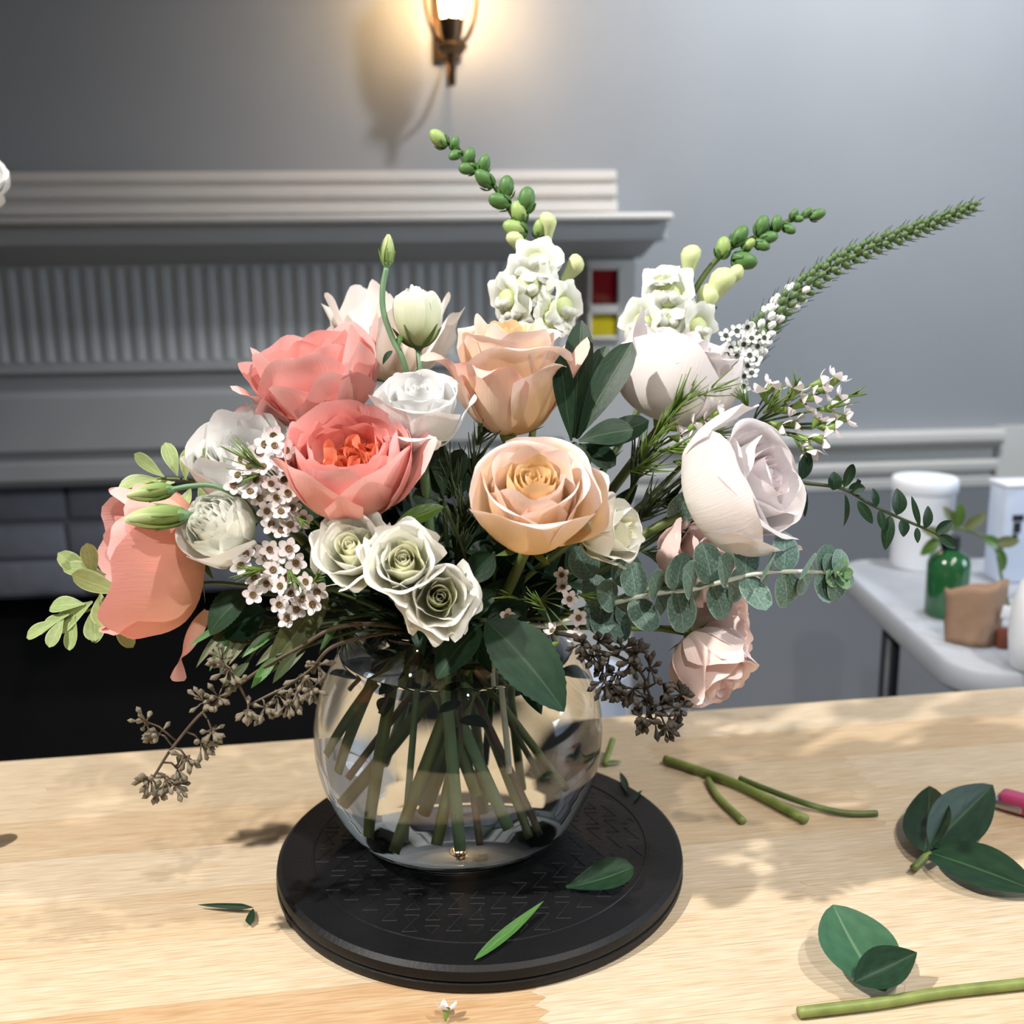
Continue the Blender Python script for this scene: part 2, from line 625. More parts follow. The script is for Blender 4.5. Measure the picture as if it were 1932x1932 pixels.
# flutes: slim half-round reeds, one by one
pitch = (sx(700, 560, FO) - sx(420, 560, FO)) / 10.0
zr0, zr1 = zf0 + 0.018, zc0 - 0.006
reed = []
for k in range(7):
    a = math.pi * k / 6
    reed.append((math.cos(a) * pitch * 0.34, -math.sin(a) * 0.003))
rv = [(x, y, zr0) for x, y in reed] + [(x, y, zr1 - 0.012) for x, y in reed] + [(x * 0.8, y * 0.3, zr1) for x, y in reed]
rf = []
for k in range(6):
    rf.append((k, k + 1, 8 + k, 7 + k))
    rf.append((7 + k, 8 + k, 15 + k, 14 + k))
rf += [tuple(range(6, -1, -1)), tuple(range(14, 21))]
reed_me = mesh('flute', rv, rf)
reed_me.set_sharp_from_angle(angle=math.radians(60))
x_end = sx(1098, 560, FO)
x = x_end - pitch * 0.5
while x > sx(-40, 560, FO):
    add('flute', reed_me, M_mantel, fire, WFRAME @ Matrix.Translation((x, -FO, 0)))
    x -= pitch
# corner block with two coloured glass tiles in a raised frame
bxl, bxr = sx(1104, 560, FO), xr_f
blk = add('corner_block', box('corner_block', bxl, bxr, -FO - 0.016, -FO + 0.001, zf0, zc0 - 0.004, 0.002), M_trim, fire, WFRAME)
for (nm, x0, x1, y0, y1, m, lb) in (('glass_tile', 1116, 1166, 509, 574, M_red, 'dark red glass tile'), ('glass_tile', 1115, 1166, 593, 634, M_yellow, 'yellow glass tile')):
    o = FO + 0.018
    g = add(nm, box(nm, sx(x0, y1, o), sx(x1, y1, o), -o, -FO, sz(1140, y1, o), sz(1140, y0, o), 0.002), m, blk, WFRAME)
    g['label'] = lb
zf = [sz(1140, y, FO + 0.026) for y in (503, 509, 575, 592, 635, 641)]
xf = [sx(x_, 560, FO + 0.026) for x_ in (1110, 1116, 1166, 1172)]
for (x0, x1, z0, z1) in ((xf[0], xf[3], zf[1], zf[0]), (xf[0], xf[3], zf[3], zf[2]), (xf[0], xf[3], zf[5], zf[4]), (xf[0], xf[1], zf[5], zf[0]), (xf[2], xf[3], zf[5], zf[0])):
    add('tile_frame', box('tile_frame', x0, x1, -FO - 0.026, -FO, z0, z1, 0.001), M_trim, blk, WFRAME)
# mouldings under the frieze, down to the brick
yb = [688, 700, 706, 742, 748, 845, 862, 872, 900, 914]
zz = [sz(250, y, FO + 0.02) for y in yb]
prof = [(0.0, zz[0]), (FO + 0.030, zz[0]), (FO + 0.030, zz[1]), (FO + 0.006, zz[2]), (FO + 0.010, zz[3]), (FO + 0.022, zz[4]), (FO + 0.026, (zz[4] + zz[5]) / 2), (FO + 0.030, zz[5]),
        (FO + 0.008, zz[6]), (FO + 0.030, zz[7]), (FO + 0.032, zz[8]), (FO + 0.018, zz[9]), (0.0, zz[9])]
xpil = sx(1060, 800, FO)
moulding('architrave', XL, xpil, prof, M_mantel, fire)
moulding('pilaster', xpil, xr_f, [(0.0, 0.0), (FO + 0.012, 0.0), (FO + 0.012, zf0), (0, zf0)], M_mantel, fire)
moulding('pilaster_plinth', xpil - 0.01, xr_f + 0.012, [(0.0, 0.0), (FO + 0.03, 0.0), (FO + 0.03, 0.16), (0, 0.16)], M_mantel, fire)
# brick surround (three courses above the opening) over mortar
BO = FO - 0.02
zb_t, zb_b = zz[9], sz(60, 1128, BO)
mort = add('mortar_bed', box('mortar_bed', XL, xpil, -BO + 0.006, 0.0, zb_b, zb_t), M_mortar, fire, WFRAME)
ch = (zb_t - zb_b) / 3.0
blen = sx(330, 950, BO) - sx(128, 950, BO)
gap = 0.010
brick_me = box('brick', -(blen - gap) / 2, (blen - gap) / 2, -BO, -BO + 0.02, -(ch - gap) / 2, (ch - gap) / 2, 0.004)
x_joint = sx(125, 950, BO)
for row in range(3):
    zc = zb_t - (row + 0.5) * ch
    off = (0.0, 0.10, 0.02)[row] * 1.0 + (0.5 * blen if row == 1 else 0)
    k0 = math.floor((XL - x_joint - off) / blen) + 1
    x = x_joint + off + (k0 + 0.5) * blen
    while x < xpil - blen * 0.5:
        add('brick', brick_me, M_brick, fire, WFRAME @ Matrix.Translation((x, RND.uniform(-0.0015, 0.001), zc)) @ Matrix.Rotation(RND.uniform(-0.004, 0.004), 4, 'Y'))
        x += blen
# firebox: a soot-black recess box (back and sides stand inside the wall's thickness in front of it)
fb = [(-BO, 0), (-0.004, 0)]
add('firebox_back', box('firebox_back', XL, xpil, -0.012, -0.002, 0.0, zb_b), M_soot, fire, WFRAME)
add('firebox_side', box('firebox_side', xpil - 0.03, xpil, -FO, -0.012, 0.0, zb_b - 0.001), M_soot, fire, WFRAME)
add('firebox_side', box('firebox_side', XL, XL + 0.03, -FO, -0.012, 0.0, zb_b - 0.001), M_soot, fire, WFRAME)
add('hearth', box('hearth', XL, xr_f + 0.02, -0.55, -0.012, 0.0, 0.02, 0.004), M_soot, fire, WFRAME)

# ------------------------------------------------------------------ sconce on the wall
so = 0.13
sc_x = sx(852, 60, so)


def szz(py):
    return sz(852, py, so)


sconce_w = WFRAME @ Matrix.Translation((sc_x, -so, szz(100)))
sconce = thing('wall_sconce', 'bronze lantern wall sconce with lit panes glowing above the mantel', 'wall lamp', sconce_w)
u = szz(0) - szz(100)              # height of 100 picture rows at the lamp
k = u / 100.0


def zrow(py):
    return (100 - py) * k


add('finial', lathe('finial', [(0, zrow(166)), (6 * k, zrow(160)), (8 * k, zrow(130)), (11 * k, zrow(112)), (14 * k, zrow(104)), (12 * k, zrow(98))], 20), M_bronze, sconce)
add('dish', lathe('dish', [(8 * k, zrow(106)), (22 * k, zrow(102)), (30 * k, zrow(92)), (33 * k, zrow(88)), (30 * k, zrow(84)), (22 * k, zrow(82)), (19 * k, zrow(76)), (23 * k, zrow(60)), (25 * k, zrow(46)), (27 * k, zrow(38)), (20 * k, zrow(34))], 28, sharp=40), M_bronze, sconce)
# hexagonal lantern: posts, lit panes, cap
z_lo, z_hi = zrow(36), zrow(-95)
r_lo, r_hi = 24 * k, 40 * k
for i in range(6):
    a0, a1 = math.pi / 3 * i + 0.26, math.pi / 3 * (i + 1) + 0.26
    p0, p1 = Vector((math.cos(a0), math.sin(a0), 0)), Vector((math.cos(a1), math.sin(a1), 0))
    add('lantern_post', tube('lantern_post', [p0 * r_lo + Vector((0, 0, z_lo)), p0 * r_hi + Vector((0, 0, z_hi))], 4.4 * k, 6), M_bronze, sconce)
    i0, i1 = p0.lerp(p1, 0.06) * 0.97, p0.lerp(p1, 0.94) * 0.97
    q = [i0 * r_lo + Vector((0, 0, z_lo)), i1 * r_lo + Vector((0, 0, z_lo)), i1 * r_hi + Vector((0, 0, z_hi)), i0 * r_hi + Vector((0, 0, z_hi))]
    q2 = [v * 0.97 for v in q]
    for a_, b_ in zip(q, q2):
        b_.z = a_.z
    add('lantern_pane', mesh('lantern_pane', q + q2, [(0, 1, 2, 3), (7, 6, 5, 4), (0, 4, 5, 1), (1, 5, 6, 2), (2, 6, 7, 3), (3, 7, 4, 0)], None, False), M_pane, sconce)
add('lantern_cap', lathe('lantern_cap', [(44 * k, z_hi - 3 * k), (46 * k, z_hi + 2 * k), (30 * k, z_hi + 26 * k), (10 * k, z_hi + 40 * k), (6 * k, z_hi + 52 * k), (0, z_hi + 58 * k)], 12, sharp=30), M_bronze, sconce)
for s_ in (-1, 1):
    pts = [Vector((s_ * 16 * k, 0, zrow(84))), Vector((s_ * 34 * k, 0, zrow(66))), Vector((s_ * 47 * k, 0, zrow(30))), Vector((s_ * 52 * k, 0, zrow(-15))), Vector((s_ * 50 * k, 0, zrow(-70))), Vector((s_ * 40 * k, 0, zrow(-97)))]
    add('scroll_arm', tube('scroll_arm', catmull(pts, 8), 5.0 * k, 8), M_bronze, sconce)
pts = [Vector((0, 0, zrow(104))), Vector((-4 * k, 22 * k, zrow(140))), Vector((-6 * k, 0.07, zrow(150))), Vector((-6 * k, 0.105, zrow(110))), Vector((-6 * k, so - 0.008, zrow(60)))]
add('bracket_arm', tube('bracket_arm', catmull(pts, 8), 4.5 * k, 8), M_bronze, sconce)
add('back_plate', box('back_plate', -30 * k - 6 * k, 30 * k - 6 * k, so - 0.012, so - 0.0005, zrow(90), zrow(-60), 0.004), M_bronze, sconce)

# ================================================================== work table
pA, pB = on_z(0, 1437, T), on_z(1932, 1296, T)
TE = (pB - pA)
TE.z = 0
TE.normalize()
TN = Vector((TE.y, -TE.x, 0))                                    # towards the lens
t_org = pA + TE * ((Vector((0, 0, T)) - pA).dot(TE))             # back edge point level with the lens
TFR = Matrix(((TE.x, -TN.x, 0, t_org.x), (TE.y, -TN.y, 0, t_org.y), (0, 0, 1, T), (0, 0, 0, 1)))   # local x right, local y away (0 = back edge)
table = thing('work_table', 'pale finger-jointed wooden work table under the black turntable', 'table', TFR)
TX0, TX1, TY0 = -1.15, 0.98, -1.0
rowh = 0.062
th = 0.032
tooth = 0.0042
y = 0.0
row = 0
jr = random.Random(21)
joint_at = (Vector(on_z(1022, 1900, T)) - t_org)
jx, jy = joint_at.dot(TE), -joint_at.dot(TN)


def zig(xx, y0, y1, ph):
    n = max(2, int(round((y1 - y0) / 0.0062)))
    out = []
    for i in range(n + 1):
        yy = y0 + (y1 - y0) * i / n
        out.append((xx + (tooth if (i + ph) % 2 else -tooth) * (0 if i in (0, n) else 1), yy))
    return out


while y > TY0:
    y1, y0 = y - 0.00025, max(y - rowh, TY0)
    cuts = [TX0]
    xx = TX0 - jr.uniform(0, 0.4)
    while True:
        xx += jr.uniform(0.32, 0.62)
        if xx > TX1 - 0.12:
            break
        if xx > TX0 + 0.1:
            cuts.append(xx)
    cuts.append(TX1)
    if y0 <= jy <= y1:
        inner = cuts[1:-1]
        near = min(inner, key=lambda c: abs(c - jx))
        cuts = sorted([TX0, TX1] + [c for c in inner if abs(c - jx) > 0.2] + [jx])
    for a, b in zip(cuts, cuts[1:]):
        cx = (a + b) / 2
        left = zig(a, y0, y1, 0) if a != TX0 else [(a, y0), (a, y1)]
        right = zig(b, y0, y1, 0) if b != TX1 else [(b, y0), (b, y1)]
        ring = [(p[0] + (0.0001 if a != TX0 else 0), p[1]) for p in reversed(left)] + [(p[0] - 0.0001, p[1]) for p in right]
        n = len(ring)
        cyl = (y0 + y1) / 2
        vv = [(p[0] - cx, p[1] - cyl, 0.0) for p in ring] + [(p[0] - cx, p[1] - cyl, -th) for p in ring]
        ff = [tuple(range(n)), tuple(reversed(range(n, 2 * n)))] + [(i, n + i, n + (i + 1) % n, (i + 1) % n) for i in range(n)]
        st_ = add('stave', mesh('stave', vv, ff, None, False), M_wood, table, TFR @ Matrix.Translation((cx, cyl, jr.uniform(-0.0001, 0.0))))
        tone = jr.triangular(0.0, 0.85, 0.2)
        if y0 <= jy <= y1:
            tone = 0.80 if cx < jx else 0.12             # the orange stave left of the finger joint at the front
        st_.color = (tone, tone, tone, 1.0)
    y -= rowh
    row += 1
for (lx, ly) in ((TX0 + 0.08, -0.08), (TX1 - 0.08, -0.08), (TX0 + 0.08, TY0 + 0.08), (TX1 - 0.08, TY0 + 0.08)):
    add('leg', box('leg', lx - 0.03, lx + 0.03, ly - 0.03, ly + 0.03, -T, -th - 0.0002, 0.004), M_wood, table)
add('apron_rail', box('apron_rail', TX0 + 0.11, TX1 - 0.11, -0.09, -0.07, -th - 0.08, -th - 0.0002), M_wood, table)

# ================================================================== turntable
DT = 0.018
dc = Vector((-0.027, 0.700, T))
plat = thing('turntable', 'round black plastic turntable with raised triangle pattern under the vase', 'turntable', Matrix.Translation(dc))
RP = 0.150
add('turntable_base', lathe('turntable_base', [(RP - 0.006, 0.0), (RP - 0.001, 0.001), (RP, 0.003), (RP, 0.0068), (RP - 0.002, 0.0078), (0, 0.0078)], 128, sharp=40), M_platter, plat)
add('platter', lathe('platter', [(RP - 0.005, 0.0079), (RP - 0.0005, 0.0088), (RP, 0.011), (RP - 0.0008, 0.0152), (RP - 0.004, 0.0178), (RP - 0.008, DT), (0.125, DT),
                                 (0.1245, DT + 0.0007), (0.1232, DT + 0.0007), (0.1227, DT), (0, DT)], 128, sharp=30), M_platter, plat)
# raised triangles
s3 = 0.0115
tri = []
for a in (90, 210, 330):
    tri.append(Vector((math.cos(math.radians(a)), math.sin(math.radians(a)), 0)) * s3 * 0.5)
ch_ = []
for i in range(3):
    a, b = tri[i], tri[(i + 1) % 3]
    ch_.append(tube_data([a, b], 0.00032, 4))
tri_me = joined('triangle_ridge', ch_, False)
cnt = 0
for iy in range(-14, 15):
    for ix in range(-22, 23):
        x_, y_ = ix * s3 * 0.62, iy * s3 * 1.05
        rr = math.hypot(x_, y_)
        if rr > 0.117 or rr < 0.064 or (ix + iy) % 2 == 0 and False:
            continue
        if cnt >= 300 or (ix % 2):
            continue
        fl = math.pi if (ix // 2 + iy) % 2 else 0.0
        add('triangle_ridge', tri_me, M_platter, plat, Matrix.Translation((dc.x + x_, dc.y + y_, T + DT)) @ Matrix.Rotation(fl, 4, 'Z'))
        cnt += 1

# ================================================================== bowl and water
B0 = Vector((0, 0, 0))
bc = on_z(871, 1570, T + DT)
BX, BY, BZ = bc.x, bc.y, T + DT
RB, HC = 0.1065, 0.0845            # sphere radius, centre height above the platter
BW = Matrix.Translation((BX, BY, BZ))


def sph(r, z):
    return math.sqrt(max(0.0, r * r - (z - HC) ** 2))


H_RIM, H_WAT = 0.172, 0.147
outer = [(0.0, 0.0004), (0.046, 0.0004), (0.053, 0.002), (0.060, 0.0065)]
zz_ = 0.0105
while zz_ < H_RIM - 0.004:
    outer.append((sph(RB, zz_), zz_))
    zz_ += 0.004
r_rim = sph(RB, H_RIM - 0.004)
outer += [(r_rim - 0.002, H_RIM - 0.0015), (r_rim - 0.0028, H_RIM + 0.0005), (r_rim - 0.0046, H_RIM), (r_rim - 0.0052, H_RIM - 0.003)]
RI = RB - 0.0032
inner = []
zz_ = H_RIM - 0.007
while zz_ > 0.020:
    inner.append((sph(RI, zz_), zz_))
    zz_ -= 0.004
inner += [(sph(RI, 0.0185) - 0.004, 0.0165), (0.050, 0.0150), (0.03, 0.0146), (0.0, 0.0145)]
vase = thing('glass_bowl_vase', 'round clear glass bubble bowl vase holding the bouquet', 'vase', BW)
add('bowl', lathe('bowl', outer + inner, 128, False, False), M_glass, vase)
wp = [(0.0, 0.0142), (0.03, 0.0143), (0.0503, 0.0147), (sph(RI, 0.0185) - 0.0037, 0.0162)]
zz_ = 0.020
while zz_ < H_WAT - 0.003:
    wp.append((sph(RI, zz_) + 0.0003, zz_))
    zz_ += 0.004
rw = sph(RI, H_WAT) + 0.0003
wp += [(sph(RI, H_WAT - 0.0012) + 0.0003, H_WAT - 0.0012), (rw, H_WAT + 0.0008), (rw - 0.0015, H_WAT), (0.0, H_WAT)]
tag(add('vase_water', lathe('vase_water', wp, 128, False, False), M_water, None, BW), 'clear water filling the glass bowl vase', 'water', None, 'stuff')
# ================================================================== plant materials
PM = {}
PM['coral_out'] = petal_mat('coral_petal_outer', '#f9d0b0', '#fcb8ae', '#fdc8c4')
PM['coral_mid'] = petal_mat('coral_petal_middle', '#f8a884', '#fba398', '#fcbcb6')
PM['coral_in'] = petal_mat('coral_petal_inner', '#ee7444', '#f47c54', '#faa684', 0.2)
PM['coral_deep'] = petal_mat('coral_petal_amber', '#f8d0a4', '#fabda8', '#fab0aa')
PM['peach_out'] = petal_mat('peach_petal_outer', '#f8c880', '#fbdcb0', '#fce6de')
PM['peach_in'] = petal_mat('peach_petal_inner', '#f4aa40', '#fac674', '#fde0b2', 0.24)
PM['peach_pink'] = petal_mat('peach_petal_blush', '#fae0b8', '#fae0cc', '#fac9be')
PM['white'] = petal_mat('white_petal', '#efefe2', '#f4f4f1', '#f6f6f5')
PM['white_green'] = petal_mat('greenish_white_petal', '#e4ebc0', '#f6f8e6', '#fafbf3')
PM['cream'] = petal_mat('cream_petal', '#eee3c4', '#f6eae0', '#f9f1eb')
PM['ivory_in'] = petal_mat('ivory_petal_inner', '#e3ea98', '#f2f4c4', '#fbfae6', 0.22)
PM['ivory'] = petal_mat('ivory_petal', '#eef1cc', '#fafaee', '#fdfdf8')
PM['lav'] = petal_mat('lavender_white_petal', '#ece9d8', '#f3eeec', '#f2eaea')
PM['lav_in'] = petal_mat('lavender_petal_inner', '#dcc5cb', '#eddde0', '#f5ebec')
PM['blush'] = petal_mat('blush_petal', '#f7ead8', '#fce9e2', '#fbe2dc')
PM['lis_green'] = petal_mat('lisianthus_bud_petal', '#aebf78', '#dfe7c2', '#f3f5e8')
PM['snap'] = petal_mat('snapdragon_lip', '#d7e2a6', '#eef2e2', '#f6f8f5', 0.3)
PM['wax'] = petal_mat('waxflower_petal', '#e6d3da', '#f4ecec', '#f8f3f3', 0.25, vein=0.1)
PM['loose'] = petal_mat('loosestrife_petal', '#dfe3dc', '#eef0ee', '#f6f7f6', 0.25, vein=0.1)
PM['lis_closed'] = petal_mat('closed_bud_petal', '#6f8c45', '#9db36e', '#d2dcaa')
L_dark = leaf_mat('dark_leaf', '#152d1c', '#1f3d26', '#45623f', 0.46, 0.15, 0.35)
L_rose = leaf_mat('rose_leaf', '#17301e', '#20402a', '#3a5a3c', 0.55, 0.15, 0.3)
L_mid = leaf_mat('mid_green_leaf', '#3b5a1f', '#4d7028', '#7d9a4c', 0.35)
L_bright = leaf_mat('bright_leaf', '#3f6b32', '#56833f', '#86a760', 0.4)
L_pale = leaf_mat('variegated_leaf', '#8ea566', '#a5b87c', '#c3cf97', 0.5, 0.2, edge='#d8dfae')
L_euc = leaf_mat('eucalyptus_leaf', '#516e63', '#607f73', '#93aa9f', 0.55, 0.1, 0.3, edge='#9bb2a4', bloom='#8ba297')
L_euc_tip = leaf_mat('eucalyptus_tip_leaf', '#6d9a6a', '#86ab7c', '#c2d2a6', 0.5, 0.2, 0.3, edge='#c0d0a2')
L_euc_dark = leaf_mat('seeded_eucalyptus_leaf', '#3d4a33', '#4c5a3c', '#6f7b57', 0.5, 0.1, 0.3)
L_olive = leaf_mat('olive_leaf', '#4e5533', '#626a3e', '#7d8452', 0.5, 0.15)
S_green = plain('green_stem', '#4a5c2e', '#627339', 0.45, 60.0)
S_gray = plain('bluish_green_stem', '#5d7f5d', '#6c8d68', 0.5, 60.0)
S_brown = plain('brown_stem', '#4d4030', '#5f5140', 0.6, 60.0)
S_dark = plain('dark_green_stem', '#2d3d22', '#3a4b2a', 0.5, 60.0)
S_white = plain('powdery_stem', '#c2ccc0', '#d6dcd2', 0.6, 60.0)
S_calyx = plain('calyx_green', '#6d8b3e', '#86a14e', 0.45, 90.0)
S_sepal = leaf_mat('sepal_green', '#5d7c3c', '#759150', '#8fa866', 0.5)
S_cut = plain('cut_stem_green', '#6a7a38', '#8a9650', 0.45, 70.0)
S_seed = plain('eucalyptus_seed_pod', '#6e6656', '#837a68', 0.7, 160.0, bump=0.3, bscale=700)
S_twig_dark = plain('blackish_twig', '#1f1a14', '#2b251c', 0.7, 60.0)
S_seed_dark = plain('dark_seed_pod', '#2a251d', '#3a3329', 0.7, 160.0, bump=0.3, bscale=700)
S_eye = plain('waxflower_eye', '#4f3a1e', '#7a6233', 0.6, 900.0)
S_bud = plain('snapdragon_bud', '#7fa050', '#a9c07a', 0.5, 120.0)
S_bud_dark = plain('snapdragon_young_bud', '#3f6a34', '#5f8748', 0.5, 120.0)
S_bud_pale = plain('snapdragon_opening_bud', '#bccb86', '#dbe2b0', 0.5, 90.0)
S_bud_white = plain('loosestrife_bud', '#e4e8e2', '#f4f6f3', 0.5, 200.0)
S_bud_green = plain('loosestrife_green_bud', '#48643a', '#66804f', 0.5, 200.0)


# ================================================================== plant shapes
def bez(p, t):
    a = 1 - t
    b0, b1, b2, b3 = a ** 3, 3 * a * a * t, 3 * a * t * t, t ** 3
    return (b0 * p[0][0] + b1 * p[1][0] + b2 * p[2][0] + b3 * p[3][0], b0 * p[0][1] + b1 * p[1][1] + b2 * p[2][1] + b3 * p[3][1])


def petal_data(theta, prof, W, k=0.3, kp=2.4, wrap=1.0, spiral=0.0, curl=0.0, ruf=0.0, seed=0, nu=14, nv=14, base=0.26, nz=0.0, shear=0.0, rim=0.0):
    rs = random.Random(seed)
    ph1, ph2 = rs.uniform(0, 6.28), rs.uniform(0, 6.28)
    off = Vector((rs.uniform(0, 50), rs.uniform(0, 50), 0))
    verts, uvs, faces = [], [], []
    ct, st = math.cos(theta), math.sin(theta)
    for j in range(nv + 1):
        t = j / nv
        for i in range(nu + 1):
            s = -1 + 2 * i / nu
            te = t * (1 - k * abs(s) ** kp)
            te *= 1 + 0.035 * t * math.sin(s * 6 + ph1) * (ruf > 0)
            r, z = bez(prof, min(te, 1.04))
            w = W * (base + (1 - base) * math.sin(min(1.0, te / 0.72) * math.pi / 2))
            if te > 0.75:
                w *= 1 - 0.14 * ((te - 0.75) / 0.25) ** 2
            d = s * w
            rho = max(abs(r) * wrap, 0.0015)
            ang = max(-2.7, min(2.7, d / rho))
            lat = rho * math.sin(ang)
            rad = r - rho * (1 - math.cos(ang)) + spiral * s
            e = sm(0.6, 1.0, abs(s)) * sm(0.25, 0.9, t)
            rad += curl * e * math.cos(ang)
            lat += curl * e * math.sin(ang)
            if ruf:
                q = ruf * t * t * math.sin(s * 4.5 + ph1)
                rad += q * math.cos(ang)
                lat += q * math.sin(ang)
                z += 0.7 * ruf * t ** 3 * math.sin(s * 7 + ph2)
            if nz:
                nn = noise.noise(Vector((s * 1.6, t * 2.0, 0)) + off)
                rad += nz * nn * t
                z += 0.4 * nz * noise.noise(Vector((s * 2.2, t * 1.4, 7)) + off) * t
            if rim:
                q = rim * sm(0.78, 1.0, t)
                rad += q * math.cos(ang)
                lat += q * math.sin(ang)
                z -= 0.35 * q
            lat += shear * t * t
            verts.append((rad * ct - lat * st, rad * st + lat * ct, z))
            uvs.append(((s + 1) / 2, t))
    for j in range(nv):
        for i in range(nu):
            a = j * (nu + 1) + i
            faces.append((a, a + 1, a + nu + 2, a + nu + 1))
    return verts, faces, uvs


def petal(parent, theta, prof, W, mat, **kw):
    v, f, uv = petal_data(theta, prof, W, **kw)
    return add('petal', mesh('petal', v, f, uv), mat, parent)


def leaf_data(L, W, shape='oval', bend=0.0, fold=0.12, nu=6, nv=12, twist=0.0, wave=0.0, serr=0.0):
    """blade along +Y from the origin, upper face +Z"""
    verts, uvs, faces = [], [], []
    for j in range(nv + 1):
        t = j / nv
        if shape == 'lance':
            w = math.sin(math.pi * t ** 0.8) ** 0.9
        elif shape == 'obov':
            w = math.sin(math.pi * min(1, t ** 1.6)) ** 0.55 if t < 0.999 else 0.0
            w = max(w, 0.10 * (1 - t))
        elif shape == 'round':
            w = math.sqrt(max(0.0, 1 - (2 * t - 1) ** 2)) * (0.92 + 0.16 * (1 - t))
        elif shape == 'needle':
            w = min(1.0, t * 5) * (1 - t ** 3)
        else:
            w = math.sin(math.pi * t ** 0.9) ** 0.75
        if serr and 0 < j < nv:
            w *= 1 + serr * (1 if j % 2 else -1)
        ang = bend * t
        y = L * (math.sin(ang) / bend if abs(bend) > 1e-4 else t)
        z0 = -L * ((1 - math.cos(ang)) / bend if abs(bend) > 1e-4 else 0)
        for i in range(nu + 1):
            s = -1 + 2 * i / nu
            x = s * w * W / 2
            z = fold * abs(x) + wave * W * math.sin(t * 9 + s * 2) * abs(s)
            tw = twist * t
            verts.append((x * math.cos(tw) - z * math.sin(tw), y, z0 + x * math.sin(tw) + z * math.cos(tw)))
            uvs.append(((s + 1) / 2, t))
    for j in range(nv):
        for i in range(nu):
            a = j * (nu + 1) + i
            faces.append((a, a + 1, a + nu + 2, a + nu + 1))
    return verts, faces, uvs


def leaf_mesh(name, *a, **kw):
    v, f, uv = leaf_data(*a, **kw)
    return mesh(name, v, f, uv)


def leaf_at(parent, me, mat, pos, direction, up, scale=1.0, name='leaf'):
    """blade grows from pos along direction, its face turned towards up"""
    y = direction.normalized()
    x = y.cross(up).normalized()
    z = x.cross(y).normalized()
    w = Matrix(((x.x, y.x, z.x, pos.x), (x.y, y.y, z.y, pos.y), (x.z, y.z, z.z, pos.z), (0, 0, 0, 1))) @ Matrix.Scale(scale, 4)
    return add(name, me, mat, parent, w)


def pxm(px, z):
    return px * z / F


# where the stems run: through the bowl's mouth, crossing, and out to their cut ends in the water
NECK = Vector((BX, BY, BZ + 0.166))
END_R = random.Random(3)
ENDS = [(-0.082, -0.035, 0.083), (-0.074, -0.050, 0.078), (-0.052, -0.032, 0.032), (-0.038, -0.045, 0.026), (-0.012, -0.050, 0.034), (0.002, -0.052, 0.030), (0.012, -0.040, 0.060),
        (0.030, -0.042, 0.040), (0.042, -0.038, 0.032), (-0.060, 0.010, 0.040), (-0.020, 0.020, 0.030), (0.030, 0.025, 0.040), (0.055, 0.010, 0.045), (-0.040, 0.035, 0.05),
        (0.010, 0.045, 0.045), (0.048, -0.020, 0.060), (-0.025, -0.020, 0.022), (0.020, -0.015, 0.025), (-0.065, -0.02, 0.060), (0.0, -0.02, 0.05), (-0.045, -0.01, 0.03), (0.038, -0.01, 0.05)]
_end_i = [0]


def stem_path(start, axis_out, end=None, neck_r=0.030, short=False):
    """from just under the flower, in over the rim, crossing the axis, to a cut end in the water"""
    if short:
        end = (0, 0, 0.1)
    elif end is None:
        end = ENDS[_end_i[0] % len(ENDS)]
        _end_i[0] += 1
    e = Vector((BX, BY, BZ)) + Vector(end)
    d = Vector((start.x - BX, start.y - BY, 0))
    nk = NECK + (d.normalized() * min(neck_r, d.length * 0.5) if d.length > 1e-4 else Vector())
    mid = nk.lerp(start, 0.5) + axis_out * -0.012
    if short:                                            # a short side shoot held in the mouth of the bowl
        return catmull([start, mid, nk + Vector((0, 0, -0.006))], 7)
    low = nk.lerp(e, 0.35)
    return catmull([start, mid, nk, low, e], 7)


def stem(parent, start, axis, r=0.0026, mat=None, end=None, short=False):
    p = stem_path(start, axis, end, short=short)
    return wadd('stem', tube('stem', p, lambda t: r * (1.0 + 0.12 * math.sin(t * 9)), 8), mat or S_green, parent)


def sepals(parent, R, mat, n=5, L=None, spread=1.0, down=0.4):
    L = L or R * 0.7
    for i in range(n):
        a = 2 * math.pi * i / n + 0.4
        prof = [(0.05 * R, 0.0), (0.35 * R * spread, -0.02 * R), (0.62 * R * spread, 0.12 * R - down * 0.2 * R), (0.85 * R * spread, L * 0.55 - down * L * 0.6)]
        v, f, uv = petal_data(a, prof, 0.16 * R, k=0.9, kp=1.1, wrap=2.0, nu=4, nv=8, base=0.7)
        add('sepal', mesh('sepal', v, f, uv), mat, parent)
    hip = lathe('hip', [(0.09 * R, -0.30 * R), (0.15 * R, -0.22 * R), (0.20 * R, -0.10 * R), (0.16 * R, 0.02 * R), (0.0, 0.06 * R)], 14)
    add('hip', hip, S_calyx, parent)


